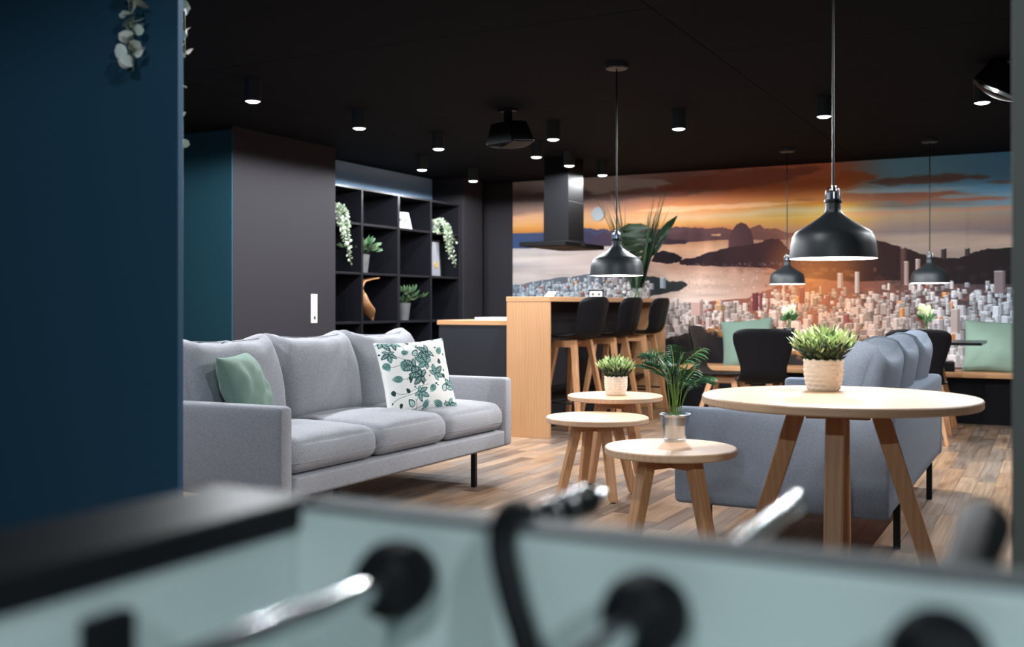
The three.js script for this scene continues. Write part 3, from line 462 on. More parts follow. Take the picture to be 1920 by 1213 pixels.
// ------------------------------------------------------------------ bar, kitchen island, hood
{
  const t = thing('bar_counter', 'tall oak bar counter with broad end panels and a dark recessed front', 'bar counter', [-3.655, 0, -8.6]);
  mesh('countertop', between(-0.19, 0.19, 1.062, 1.1, -1.35, 1.35, 0.003, 'z'), M.beech, t);
  for (const z of [1.332, -1.332]) mesh('end_panel', between(-0.187, 0.187, 0, 1.0615, z - 0.016, z + 0.016, 0.003, 'y'), M.beech, t);
  mesh('front_panel', between(-0.16, -0.14, 0.0, 1.0615, -1.315, 1.315, 0.002), M.darkWall, t);
  mesh('foot_ledge', between(-0.14, 0.02, 0.33, 0.352, -1.315, 1.315, 0.003), M.black, t);
}
{
  const t = thing('kitchen_island', 'low dark kitchen cabinet block beside the wooden end of the bar', 'kitchen island', [-4.19, 0, -8.62]);
  mesh('end_panel', between(-0.34, 0.338, 0.06, 0.872, 1.25, 1.268, 0.002), M.cabinet, t); mesh('cabinet_body', between(-0.335, 0.335, 0.06, 0.872, -1.26, 1.249, 0.002), M.blackMatte, t); mesh('plinth', between(-0.3, 0.33, 0, 0.06, -1.24, 1.2, 0.002), M.blackMatte, t);
  for (let k = 0; k < 4; k++) { const z0 = 1.235 - k * 0.623, d = mesh('door', between(-0.354, -0.336, 0.075, 0.86, z0 - 0.612, z0, 0.003), M.cabinet, t); mesh('handle', between(-0.366, -0.354, 0.8, 0.812, z0 - 0.4, z0 - 0.22, 0.002), M.blackMetal, d); }
  const w = mesh('worktop', between(-0.355, 0.341, 0, 0.038, -1.275, 1.275, 0.003, 'z'), M.beech); w.position.set(-4.19, 0.872, -8.62); tag(w, 'oak worktop lying on the low dark kitchen cabinets', 'worktop');
  const s = thing('tray', 'flat white tray lying on the oak kitchen worktop', 'tray', [-4.08, 0.91, -7.7]); mesh('tray_base', box(0.44, 0.006, 0.3, 0, 0.003, 0, 0.002), M.white, s);
  for (const k of [-1, 1]) { mesh('rim', box(0.44, 0.016, 0.008, 0, 0.014, k * 0.146, 0.002), M.white, s); mesh('rim', box(0.008, 0.016, 0.284, k * 0.216, 0.014, 0, 0.002), M.white, s); }
}
{
  const t = thing('cooker_hood', 'black island cooker hood with a square flue and a flat plate', 'cooker hood', [-4.06, 0, -8.8]);
  mesh('canopy_plate', between(-0.24, 0.22, 1.565, 1.605, -0.45, 0.44, 0.004), M.hoodBlack, t);
  mesh('plinth_collar', between(-0.14, 0.13, 1.605, 1.63, -0.2, 0.16, 0.004), M.hoodBlack, t);
  mesh('flue', between(-0.13, 0.115, 1.63, TOP, -0.19, 0.15, 0.003), M.hoodBlack, t); mesh('flue_sleeve', between(-0.134, 0.119, 1.63, 1.99, -0.194, 0.154, 0.003), M.hoodBlack, t);
  for (const z of [-0.22, 0.2]) mesh('grease_filter', between(-0.19, 0.17, 1.561, 1.566, z - 0.19, z + 0.19, 0.001), M.grille, t);
  for (let k = 0; k < 3; k++) mesh('button', rod(V(0.2205, 1.585, 0.02 + k * 0.03), V(0.223, 1.585, 0.02 + k * 0.03), 0.006, 12), M.chrome, t);
}
{ // small things on the bar
  const s = thing('socket_box', 'white double socket in a black frame standing on the bar top', 'socket box', [-3.7, 1.1, -8.72], 0.35);
  mesh('housing', box(0.135, 0.075, 0.03, 0, 0.0375, 0, 0.004), M.black, s); const f = mesh('socket_plate', box(0.112, 0.05, 0.006, 0, 0.033, 0.017, 0.002), M.white, s); for (const k of [-1, 1]) mesh('socket', rod(V(k * 0.028, 0.032, 0.019), V(k * 0.028, 0.032, 0.0212), 0.015, 20), M.greyPaint, f);
  const n = mesh('folded_card', [moved(box(0.1, 0.002, 0.07, 0, 0, 0, 0.0005), 0, 0.001, 0), moved(box(0.1, 0.002, 0.07, 0, 0, 0, 0.0005), 0, 0.02, -0.028, 0.75, 0, 0)], M.white); n.position.set(-3.72, 1.1, -7.75); n.rotation.y = -0.3; tag(n, 'small folded white card on the near end of the bar top', 'card');
}
// ------------------------------------------------------------------ shelf wall
{
  const X0 = -6.0, X1 = -5.6, t = thing('shelf_unit', 'tall black open shelf unit with square compartments, set in the recess', 'shelf unit', [0, 0, 0]);
  const zs = [-7.31, -7.765, -8.36, -8.945, -9.51], hs = [0.06, 0.435, 0.875, 1.322, 1.772, 2.092];
  mesh('back_panel', between(X0 + 0.002, X0 + 0.01, 0.05, 2.09, zs[4], zs[0], 0), M.shelfBlack, t);
  zs.forEach((z, i) => mesh(i === 0 || i === 4 ? 'side_panel' : 'divider', between(X0 + 0.01, X1, 0, 2.103, z - (i === 2 ? 0.019 : 0.0125), z + (i === 2 ? 0.019 : 0.0125), 0.002, 'y'), M.shelfBlack, t));
  hs.forEach((h, j) => { for (let i = 0; i < 4; i++) { const g = between(X0 + 0.01, X1 - (j === 0 || j === 5 ? 0 : 0.006), h - 0.011, h + 0.011, zs[i + 1] + (i === 1 ? 0.019 : 0.0125), zs[i] - (i === 2 ? 0.019 : 0.0125), 0.002, 'z'); mesh(j === 5 ? 'top_panel' : 'shelf', g, M.shelfBlack, t); } });
  for (const h of [0.6, 1.1, 1.5, 1.95]) mesh('shelf_pin', rod(V(X1 - 0.03, h, zs[4] + 0.0125), V(X1 - 0.03, h, zs[4] + 0.016), 0.004, 8), M.chrome, t);
}
{ // wall switch, three units in one frame
  const t = thing('wall_switch', 'white three-gang switch plate on the dark grey wall behind the sofa', 'wall switch', [-5.55, 1.005, -7.0]);
  mesh('frame', between(0, 0.008, -0.122, 0.122, -0.04, 0.04, 0.003), M.white, t);
  for (const k of [-1, 0]) mesh('rocker', between(0.008, 0.013, -k * 0.078 - 0.03, -k * 0.078 + 0.03, -0.03, 0.03, 0.002), M.white, t);
  const s = mesh('socket', between(0.008, 0.012, -0.108, -0.048, -0.03, 0.03, 0.002), M.white, t); mesh('socket_recess', rod(V(0.0115, -0.078, 0), V(0.0128, -0.078, 0), 0.017, 20), M.greyPaint, s);
}
{ const m = mesh('wall_disc', uvs(new THREE.CylinderGeometry(0.074, 0.074, 0.02, 40).rotateX(Math.PI / 2), 'x'), M.disc); m.position.set(-4.32, 2.005, BACK + 0.015); tag(m, 'pale round disc mounted on the mural beside the cooker hood', 'wall disc'); }

// ------------------------------------------------------------------ bench along the mural wall
{
  const t = thing('wall_bench', 'long oak bench with a dark base running under the mural', 'bench', [-1.0, 0, -10.02]);
  mesh('seat_board', between(-2.3, 2.4, 0.405, 0.45, -0.226, 0.235, 0.004), M.beech, t); mesh('base_panel', between(-2.26, 2.36, 0, 0.4045, 0.13, 0.15, 0.002), M.blackMatte, t); for (const x of [-2.25, -0.7, 0.8, 2.35]) mesh('support', between(x - 0.01, x + 0.01, 0, 0.4045, -0.21, 0.13, 0.002), M.blackMatte, t);
  cushion('bench_cushion', 'sage green cushion on the bench, partly behind the black chairs near the bar', pillow(0.5, 0.47, 0.15, 21), M.greenFabric, [-2.67, 0.665, -10.06], 0.05, -0.22, 0.1);
  cushion('bench_cushion', 'large sage green cushion at the right end of the bench', pillow(0.52, 0.47, 0.16, 33), M.greenFabric, [-0.47, 0.665, -10.05], 0.03, -0.2, -0.04);
  const c = paint(256, 256, (i, j) => (Math.sin(i / 9 + 2.4 * Math.sin(j / 26)) + Math.sin(j / 30) * 0.3 > 0.55 ? [244, 226, 214] : [222, 70, 50]));
  M.coral = new THREE.MeshPhysicalMaterial({ name: 'coral print', map: tex(c, 0.3, 0.3), roughness: 0.9 });
  cushion('bench_cushion', 'coral red cushion with white wavy stripes, lying on the bench behind the bushy plant', pillow(0.4, 0.26, 0.12, 41), M.coral, [-1.55, 0.57, -10.05], 0, -0.25, 0.05);
  for (const [x, z, w, h, l] of [[-0.83, -9.9, 0.085, 0.085, 'small black power box on the bench beside the large sage cushion'], [-1.95, -9.9, 0.26, 0.06, 'flat black power box on the bench under the table with the metal plant pot']]) {
    const b = thing('power_box', l, 'power box', [x, 0.45, z]); mesh('housing', box(w, h, 0.1, 0, h / 2, 0, 0.006), M.black, b); mesh('lid', box(w * 0.8, 0.006, 0.07, 0, h + 0.003, 0, 0.002), M.blackMetal, b);
  }
}
// ------------------------------------------------------------------ lamps
function downlight(x, z, label) {
  const t = thing('downlight', label, 'downlight', [x, TOP, z], 0, 'black cylinder downlights on the ceiling');
  mesh('housing', lathe([[0, 0], [0.05, 0], [0.05, -0.13], [0.0455, -0.13], [0.0455, -0.12], [0, -0.12]], 40), M.lampShade, t);
  mesh('diffuser', lathe([[0.045, -0.121], [0.043, -0.13], [0.03, -0.137], [0, -0.14]], 32), M.diffuser, t);
  return t;
}
function downlightGlow(t, power, color = COOL) {
  const l = new THREE.SpotLight(color, power, 0, 1.56, 0.09, 2); l.name = 'downlight_lamp'; l.position.set(0, -0.146, 0); l.target.position.set(0, -2, 0); l.shadow.radius = 2; l.castShadow = true; t.add(l); t.add(l.target);
}
for (const [x, z, l] of [
  [-4.325, -4.87, 'black cylinder downlight nearest the dark blue panel'], [-4.325, -5.96, 'black cylinder downlight above the light grey sofa, second from the dark blue panel'], [-4.34, -7.04, 'black cylinder downlight in front of the pale blue strip above the shelf'],
  [-5.14, -8.05, 'black cylinder downlight closest to the top of the shelf unit'], [-5.15, -9.01, 'black cylinder downlight in front of the dark column right of the shelf unit'], [-3.33, -7.03, 'black cylinder downlight just right of the boxy ceiling speaker, above the bar'],
  [-3.85, -7.8, 'black cylinder downlight over the bar, left of the cooker hood flue'], [-3.83, -8.42, 'black cylinder downlight overlapping the cooker hood flue'], [-3.83, -9.18, 'black cylinder downlight just right of the hood flue, at the top edge of the mural'],
  [-2.35, -7.02, 'black cylinder downlight alone on the ceiling between two pendant cords'], [-1.35, -7.0, 'black cylinder downlight beside the cord of the biggest pendant'], [-0.4, -6.97, 'black cylinder downlight in front of the tilted ceiling speaker'],
  [-4.325, -3.78, 'black cylinder downlight beyond the dark blue panel, above the near arm of the grey sofa'], [-4.325, -2.7, 'black cylinder downlight close behind the dark blue panel'],
  [0.57, -7.0, 'added unseen downlight behind the grey wall standing in for window light, right end of row'], [0.57, -5.0, 'added unseen downlight behind the grey wall standing in for window light, beside the blue-grey sofa'],  // added lamps, out of view, in place of window light on the far sofa
  [-1.35, -2.7, 'black cylinder downlight above the opening, in front of the large round table'],
]) downlightGlow(downlight(x, z, l), (x < -3.5 && z < -7.5) || (x > -2 && z > -3) ? BAR_LIGHT : DOWNLIGHT);   // the kitchen row and the lamp by the opening are dimmed
for (const [x, z, l] of [[1.4, 0.4, 'black cylinder downlight at the right end of the table football'], [0.1, 1.6, 'added unseen downlight behind the table football, brightening the dark blue panel']]) downlightGlow(downlight(x, z, l), GAME_LIGHT, GAME);  // the second lamp is added, unseen, to brighten the dark blue panel

function makePendant(label, [x, y, z]) {   // y is the height of the rim
  const t = thing('pendant_lamp', label, 'pendant lamp', [x, y, z]), up = TOP - y;
  const out = [[0.151, 0], [0.1505, 0.012], [0.147, 0.05], [0.141, 0.078], [0.13, 0.095], [0.112, 0.107], [0.08, 0.126], [0.05, 0.146], [0.036, 0.157], [0.029, 0.166], [0.0275, 0.178], [0.0275, 0.2]];
  mesh('shade', lathe(out, 64), M.lampShade, t);
  mesh('reflector', lathe([[0.151, 0], [0.1485, 0.0], [0.1485, 0.012], [0.145, 0.05], [0.139, 0.077], [0.128, 0.0935], [0.11, 0.1055], [0.078, 0.1245], [0.048, 0.1445], [0.026, 0.165], [0.0, 0.166]], 64), M.lampWhite, t);
  mesh('collar', lathe([[0, 0.198], [0.03, 0.198], [0.031, 0.204], [0.03, 0.21], [0, 0.21]], 32), M.blackMetal, t);
  mesh('socket_cap', lathe([[0, 0.21], [0.021, 0.21], [0.021, 0.236], [0.012, 0.243], [0.009, 0.258], [0, 0.26]], 24), M.chrome, t);
  for (let k = 0; k < 3; k++) { const a = k * 2.094 + 0.4, c = Math.cos(a), s = Math.sin(a); mesh('clip', tube([V(c * 0.026, 0.208, s * 0.026), V(c * 0.027, 0.232, s * 0.027), V(c * 0.024, 0.246, s * 0.024), V(c * 0.01, 0.252, s * 0.01)], 0.0032, 14, 6), M.chrome, t); }
  mesh('cord', rod(V(0, 0.258, 0), V(0, up - 0.028, 0), 0.0042, 8), M.blackMetal, t);
  mesh('ceiling_canopy', lathe([[0, up - 0.03], [0.058, up - 0.03], [0.064, up - 0.024], [0.065, up], [0, up]], 40), M.lampShade, t);
  mesh('bulb', uvs(new THREE.SphereGeometry(0.03, 20, 14).translate(0, 0.075, 0), 'x'), M.bulbGlow, t); mesh('bulb_holder', lathe([[0, 0.1], [0.018, 0.1], [0.02, 0.13], [0.02, 0.164], [0, 0.164]], 20), M.lampWhite, t);
  const l = new THREE.PointLight(SOFT, PENDANT, 0, 2); l.name = 'bulb_lamp'; l.position.set(0, 0.075, 0); l.shadow.radius = 1.4; l.castShadow = true; t.add(l);
}
makePendant('black metal pendant lamp over the group of low side tables', [-2.207, 1.2, -5.5]);
makePendant('biggest-looking black metal pendant lamp, above the large round table', [-0.703, 1.197, -3.81]);
makePendant('black metal pendant lamp over the dining table nearer the bar', [-2.08, 1.218, -9.16]);
makePendant('black metal pendant lamp over the dining table by the large sage cushion', [-0.92, 1.215, -9.17]);

function makeSpeaker(label, at, turn, tilt, roll = 0) {
  const t = thing('ceiling_speaker', label, 'speaker', at, turn), g = new RoundedBoxGeometry(1, 1, 1, 2, 0.06), P = g.attributes.position;
  for (let i = 0; i < P.count; i++) { const k = P.getY(i) + 0.5; P.setXYZ(i, P.getX(i) * lerp(0.29, 0.21, k), lerp(-0.2, -0.055, k) - (k < 0.2 ? 0.028 * Math.cos(P.getX(i) * 3.1) : 0), P.getZ(i) * lerp(0.22, 0.15, k)); }
  g.computeVertexNormals();
  const body = new THREE.Group(); body.name = 'body'; body.rotation.set(tilt, 0, roll); body.position.y = roll ? 0.012 : -0.03; t.add(body);
  mesh('housing', uvs(g, 'x'), M.black, body);
  const q = []; for (let i = 0; i <= 14; i++) for (let j = 0; j <= 8; j++) q.push([(i / 14 - 0.5) * 0.285, -0.2 - 0.034 * Math.cos((i / 14 - 0.5) * 3.1) - 0.006 * Math.cos((j / 8 - 0.5) * 3.1), (j / 8 - 0.5) * 0.212]);
  const idx = []; for (let i = 0; i < 14; i++) for (let j = 0; j < 8; j++) { const a = i * 9 + j; idx.push(a, a + 9, a + 10, a, a + 10, a + 1); }
  const gg = new THREE.BufferGeometry(); gg.setAttribute('position', new THREE.Float32BufferAttribute(q.flat(), 3)); gg.setIndex(idx); gg.computeVertexNormals(); mesh('grille', uvs(gg, 'x'), M.grille, body);
  mesh('bracket_plate', box(0.12, 0.01, 0.08, 0, -0.005, 0, 0.002), M.blackMetal, t); mesh('bracket_arm', box(0.05, 0.08, 0.04, 0, -0.045, 0, 0.004), M.blackMetal, t); mesh('screw', rod(V(-0.05, -0.016, 0.03), V(-0.05, -0.01, 0.03), 0.007, 10), M.chrome, t);
}
makeSpeaker('boxy black speaker hanging from the ceiling above the bar', [-3.4, TOP, -6.44], -0.35, 0.1);
makeSpeaker('boxy black speaker tilted down from the ceiling, partly hidden by the grey wall', [-0.195, TOP, -6.42], 0.1, 0.1, -0.48);

// ------------------------------------------------------------------ plants
const lance = (L, w) => (t) => w * Math.pow(Math.sin(Math.PI * Math.pow(t * 0.96 + 0.02, 0.8)), 0.9);
function wovenPot(t) {   // scalloped relief, a little wider at the belly
  const N = 96, Mv = 42, pos = [], uv = [], idx = [], R0 = 0.064, h = 0.112;
  for (let j = 0; j <= Mv; j++) for (let i = 0; i <= N; i++) {
    const a = i / N * Math.PI * 2, y = j / Mv, row = Math.floor(y * 7), f = y * 7 - row, ph = a * 14 + row * Math.PI, sc = Math.abs(Math.sin(ph / 2));
    const relief = y > 0.04 && y < 0.99 ? 0.005 * (1 - Math.pow(Math.abs(f - 0.25 - 0.5 * sc), 0.8)) * (0.5 + 0.5 * sc) : 0;
    const r = R0 * (0.8 + 0.22 * Math.pow(Math.sin(Math.min(1, y * 1.5) * Math.PI / 2), 0.8)) + relief, top = y > 0.97 ? 0.003 * Math.sin(a * 14) : 0;
    pos.push(Math.cos(a) * r, y * h + top, Math.sin(a) * r); uv.push(a * R0, y * h);
    if (i && j) { const p = j * (N + 1) + i; idx.push(p, p - 1, p - N - 2, p, p - N - 2, p - N - 1); }
  }
  const g = new THREE.BufferGeometry(); g.setAttribute('position', new THREE.Float32BufferAttribute(pos, 3)); g.setAttribute('uv', new THREE.Float32BufferAttribute(uv, 2)); g.setIndex(idx); g.computeVertexNormals();
  mesh('pot', [g, lathe([[0, 0.002], [0.05, 0.002]], 40), lathe([[0.0648, 0.112], [0.06, 0.112], [0.058, 0.09]], 60)], M.cream, t);
  mesh('soil', lathe([[0, 0.096], [0.0595, 0.094]], 32), M.soil, t);
}
function bushyPlant(label, at, turn) {
  const t = thing('bushy_plant', label, 'potted plant', at, turn), R = rng(61); wovenPot(t);
  for (let k = 0; k < 110; k++) {
    const a = k * 2.399, q = Math.sqrt((k + 0.5) / 110), base = V(Math.cos(a) * 0.046 * q, 0.094, Math.sin(a) * 0.046 * q), out = q * 0.62 + (R() - 0.5) * 0.22, L = 0.105 + 0.04 * R() - 0.012 * q, gs = [];
    const dir = V(Math.cos(a) * Math.sin(out), Math.cos(out), Math.sin(a) * Math.sin(out)), side = V(-Math.sin(a), 0, Math.cos(a)), P = (s) => base.clone().addScaledVector(dir, L * s).add(V(0, -0.012 * s * s * q, 0));
    gs.push(tint(tube([P(0), P(0.5), P(0.9)], 0.0012, 6, 5), hsl(95, 0.35, 0.24))); gs[0].deleteAttribute('uv');
    for (let i = 0; i < 10; i++) {
      const s = 0.16 + 0.082 * i, az = i * 2.4 + k, spread = 0.7 - 0.4 * s, d = dir.clone().addScaledVector(side, Math.cos(az) * spread).addScaledVector(V(dir.y, -dir.x * 0.5, 0), Math.sin(az) * spread);
      const litTip = i > 5 && R() < 0.85, c = litTip ? hsl(72 + 20 * R(), 0.26 + 0.14 * R(), 0.56 + 0.16 * R()) : hsl(96 + 22 * R(), 0.24, 0.16 + 0.14 * R());  // lamplight from above painted into the upper leaves as pale colour
      const g = aim(blade(0.028 + 0.012 * R(), lance(0, 0.0034 + 0.001 * R()), { n: 4, curl: 0.5, fold: 0.3, color: c }), P(s), d, R() * 6); g.deleteAttribute('uv'); gs.push(g);
    }
    mesh('sprig', gs, M.leaves, t);
  }
  return t;
}
const bushy = bushyPlant('bushy green plant with painted-light tips in a woven cream pot on the large round table', [-0.735, 0.727, -3.8], 0);
dup(bushy, 'bushy_plant', 'bushy green plant in a woven cream pot on the farthest low side table', [-2.3, 0.502, -5.72], 1.9);

function metalPot(t, r, h) {
  mesh('pot', lathe([[0, 0.002], [r * 0.68, 0.002], [r * 0.7, 0], [r * 0.72, h * 0.1], [r * 0.69, h * 0.12], [r * 0.95, h * 0.95], [r, h * 0.955], [r * 1.02, h * 0.985], [r, h], [r * 0.95, h * 0.985], [r * 0.88, h * 0.6], [0, h * 0.6]], 56), M.zinc, t);
  mesh('soil', lathe([[0, h * 0.87], [r * 0.93, h * 0.86]], 28), M.soil, t);
}
{ // parlour palm
  const t = thing('potted_palm', 'small palm with arching feathery fronds in a galvanised metal pot on the nearest side table', 'potted plant', [-1.32, 0.5, -3.9], 0), R = rng(19), h = 0.108; metalPot(t, 0.06, h);
  for (let k = 0; k < 17; k++) {
    const a = k * 2.399 + 0.6, base = V(Math.cos(a) * 0.026 * Math.sqrt(R()), h * 0.85, Math.sin(a) * 0.026 * Math.sqrt(R())), up = 0.1 + 0.13 * ((k * 7) % 17) / 17, reach = 0.035 + 0.05 * R(), c = Math.cos(a), s = Math.sin(a), droop = -0.015 + 0.03 * R();
    const cur = new THREE.CatmullRomCurve3([base, V(base.x + c * reach * 0.1, base.y + up * 0.5, base.z + s * reach * 0.1), V(base.x + c * reach * 0.4, base.y + up, base.z + s * reach * 0.4), V(base.x + c * reach, base.y + up + 0.035, base.z + s * reach), V(base.x + c * reach * 1.6, base.y + up + 0.045 - droop, base.z + s * reach * 1.6)]);
    const st = tint(uvs(new THREE.TubeGeometry(cur, 22, 0.0016, 5), 'y'), hsl(82, 0.4, 0.34)); st.deleteAttribute('uv'); const gs = [st], n = 9, shade = 0.13 + 0.13 * R();
    for (let i = 0; i < n; i++) for (const w of [-1, 1]) {
      const q = 0.5 + 0.49 * i / (n - 1), p = cur.getPoint(q), T = cur.getTangent(q), sd = V(T.z, 0, -T.x).normalize().multiplyScalar(w), d = T.clone().multiplyScalar(0.5).add(sd).add(V(0, 0.35 - 0.3 * R(), 0));
      const L = 0.066 * Math.sin(Math.PI * (0.25 + 0.62 * i / n)) * (0.85 + 0.3 * R()), g = aim(blade(L, lance(0, 0.0042), { n: 6, curl: 1.3, fold: 0.25, color: hsl(118 + 28 * R(), 0.32, shade + 0.06 * R()) }), p, d, w > 0 ? 1.5 : -1.5); g.deleteAttribute('uv'); gs.push(g);
    }
    mesh('frond', gs, M.glossLeaf, t);
  }
}
function tablePlant(label, at, turn) {   // upright stems with a rosette of pale variegated leaves
  const t = thing('table_plant', label, 'potted plant', at, turn), R = rng(83), h = 0.1; metalPot(t, 0.052, h);
  for (let k = 0; k < 6; k++) { const a = k * 1.05; mesh('stem', tint(tube([V(Math.cos(a) * 0.014, h * 0.86, Math.sin(a) * 0.014), V(Math.cos(a) * 0.01, 0.15, Math.sin(a) * 0.01), V(Math.cos(a) * 0.022, 0.21, Math.sin(a) * 0.022)], 0.002, 8, 6), hsl(90, 0.4, 0.3)), M.leaves, t); }
  for (let k = 0; k < 62; k++) {
    const a = k * 2.399 + R() * 0.8, q = clamp(k / 62 + 0.25 * (R() - 0.5), 0, 1), c = q > 0.35 ? hsl(72 + 16 * R(), 0.3, 0.7 + 0.12 * R()) : hsl(108 + 18 * R(), 0.3, 0.24 + 0.12 * R()), out = 1.5 - 1.15 * q + 0.5 * (R() - 0.5);
    mesh('leaf', aim(blade(0.05 + 0.032 * R(), lance(0, 0.0105), { n: 6, curl: 0.8, fold: 0.3, color: c }), V(Math.cos(a) * 0.02, 0.165 + 0.085 * q, Math.sin(a) * 0.02), V(Math.cos(a) * Math.sin(out), Math.cos(out) + 0.15, Math.sin(a) * Math.sin(out)), R() * 0.8), M.leaves, t);
  }
  return t;
}
const tp = tablePlant('pale leaved plant in a small metal pot on the dining table nearer the bar', [-2.03, 0.74, -9.02], 0);
dup(tp, 'table_plant', 'pale leaved plant rising behind the chair by the large sage cushion', [-0.94, 0.74, -9.1], 2);

{ // glass vase with monstera, a banana leaf and long grasses
  const t = thing('glass_vase', 'clear glass vase of monstera and tall grasses on the far end of the bar', 'vase', [-3.66, 1.1, -9.66]), R = rng(29);
  mesh('vase', lathe([[0, 0], [0.068, 0], [0.072, 0.006], [0.074, 0.1], [0.066, 0.19], [0.064, 0.235], [0.061, 0.235], [0.063, 0.19], [0.07, 0.1], [0.068, 0.01], [0, 0.01]], 48), M.glass, t);
  const green = () => hsl(118 + 20 * R(), 0.28, 0.095 + 0.06 * R());
  const stalk = (...p) => mesh('stem', tint(tube(p, 0.006, 16, 7), hsl(95, 0.35, 0.22)), M.glossLeaf, t);
  stalk(V(0.02, 0.012, 0.02), V(-0.02, 0.25, 0), V(-0.03, 0.5, 0.02), V(0.01, 0.73, 0.1)); stalk(V(-0.03, 0.012, -0.01), V(0.05, 0.25, -0.01), V(0.12, 0.42, 0), V(0.17, 0.5, 0)); stalk(V(0, 0.012, 0.03), V(0.0, 0.22, 0.0), V(0.02, 0.36, -0.02));
  // a heart-shaped leaf with deep side cuts, quilted along its veins
  const leaf = (L, wid, cuts) => blade(L, (s) => wid * Math.pow(Math.sin(Math.PI * Math.pow(clamp(s, 0.02, 0.995), 0.62)), 0.7) * (cuts && s > 0.12 && s < 0.92 && Math.sin(s * 44) > 0.5 ? 0.34 : 1), { n: 84, curl: 0.9, fold: 0.22, wave: cuts ? 0.012 : 0.006, color: green() });
  const turned = (g, at, dir, face) => { const y = dir.clone().normalize(), x = y.clone().cross(face).normalize(), z = x.clone().cross(y); return g.applyMatrix4(new THREE.Matrix4().makeBasis(x, y, z).setPosition(at)); };
  mesh('monstera_leaf', turned(leaf(0.46, 0.18, true), V(0.01, 0.73, 0.1), V(0.12, -1, 0.12), V(0.5, 0.25, 0.9)), M.glossLeaf, t);
  mesh('monstera_leaf', turned(leaf(0.3, 0.12, true), V(-0.03, 0.5, 0.02), V(-0.45, 1.0, -0.1), V(0.7, 0.1, 0.8)), M.glossLeaf, t);
  mesh('banana_leaf', turned(leaf(0.52, 0.055, false), V(0.15, 0.42, 0), V(0.42, 0.95, -0.05), V(0.1, 0.3, 0.9)), M.glossLeaf, t);
  for (let k = 0; k < 130; k++) {
    const left = k % 2, a = R() * 6.28, lean = left ? -0.24 - 0.18 * R() : 0.16 + 0.24 * R(), L = 0.5 + 0.55 * Math.pow(R(), 1.6), x0 = left ? -0.03 : 0.03, d = V(lean * 0.9, 1, lean * 0.25 + (R() - 0.5) * 0.1);
    mesh('grass_blade', aim(blade(L * 0.98, (s) => (0.014 * Math.pow(1 - s, 1.15) + 0.0006) * (s < 0.05 ? 0.6 : 1), { n: 9, curl: 0.12 + 0.2 * R(), fold: 0.4, color: green() }), V(x0 + 0.02 * Math.cos(a), 0.1 + 0.02 * R(), 0.02 * Math.sin(a)), d, R() * 6), M.glossLeaf, t);
  }
}
// trailing strings of small round leaves
function roundLeaf(r, c) { const g = blade(r * 2, (s) => r * Math.sqrt(Math.max(0, 1 - (2 * s - 1) ** 2)) + 0.0002, { n: 7, curl: 0.5, fold: 0.16, color: c }); g.deleteAttribute('uv'); return g; }
function string(parent, pts, n, r, seed, spread = 1, mat = M.leaves, pale = 0) {
  const R = rng(seed), cur = new THREE.CatmullRomCurve3(pts), st = tint(uvs(new THREE.TubeGeometry(cur, 26, 0.0012, 5), 'y'), hsl(70, 0.2, 0.4)); st.deleteAttribute('uv'); const gs = [st];
  for (let i = 0; i < n; i++) {
    const q = 0.04 + 0.96 * i / n, p = cur.getPoint(q), a = i * 2.2 + R(), d = V(Math.cos(a), -0.25 + 0.5 * R(), Math.sin(a));
    gs.push(aim(roundLeaf(r * (0.75 + 0.5 * R()), hsl(78 + 40 * R(), 0.1 + 0.1 * R(), 0.58 + pale + 0.22 * R())), p.clone().addScaledVector(d, 0.003 * spread), d, R() * 6));
  }
  return mesh('strand', gs, mat, parent);
}
function trailing(label, at, strands) {
  const t = thing('trailing_plant', label, 'hanging plant', at), R = rng(Math.round(-at[2] * 37));
  mesh('pot', lathe([[0, 0], [0.05, 0], [0.062, 0.085], [0.058, 0.085], [0.05, 0.06], [0, 0.06]], 36), M.darkPot, t); mesh('soil', lathe([[0, 0.072], [0.056, 0.07]], 24), M.soil, t);
  strands.forEach(([dz, dx, drop, z2], k) => { string(t, [V(0, 0.07, dz * 0.4), V(dx * 0.45, 0.12 + 0.03 * R(), dz * 0.8), V(dx * 0.9, 0.07, lerp(dz, z2, 0.35)), V(dx, -drop * 0.35, lerp(dz, z2, 0.7)), V(dx + 0.01, -drop, z2)], Math.round(34 + drop * 60), 0.0115, 200 + k * 7 + Math.round(at[2] * -10)); });
}
trailing('trailing plant with strings of small pale leaves, cut off by the dark grey wall edge', [-5.68, 1.784, -7.45], [[0.06, 0.1, 0.1, 0.02], [0.03, 0.11, 0.22, 0.0], [0, 0.12, 0.32, -0.04], [-0.03, 0.12, 0.4, -0.07], [0.05, 0.12, 0.16, 0.05], [-0.05, 0.11, 0.26, -0.04], [0.01, 0.13, 0.38, -0.055], [0.08, 0.1, 0.06, 0.06], [-0.06, 0.1, 0.12, -0.05]]);
trailing('trailing plant with strings of small pale leaves, spilling over the far compartment of the shelf', [-5.68, 1.784, -9.1], [[0.06, 0.1, -0.02, 0.1], [0.02, 0.1, 0.02, 0.06], [-0.02, 0.11, 0.1, -0.06], [-0.05, 0.12, 0.28, -0.14], [-0.04, 0.12, 0.22, -0.09], [-0.08, 0.11, 0.32, -0.22], [-0.07, 0.12, 0.36, -0.24], [-0.1, 0.1, 0.1, -0.28], [0.08, 0.1, 0.0, 0.13], [-0.05, 0.1, 0.16, -0.2], [-0.02, 0.12, 0.2, -0.11]]);
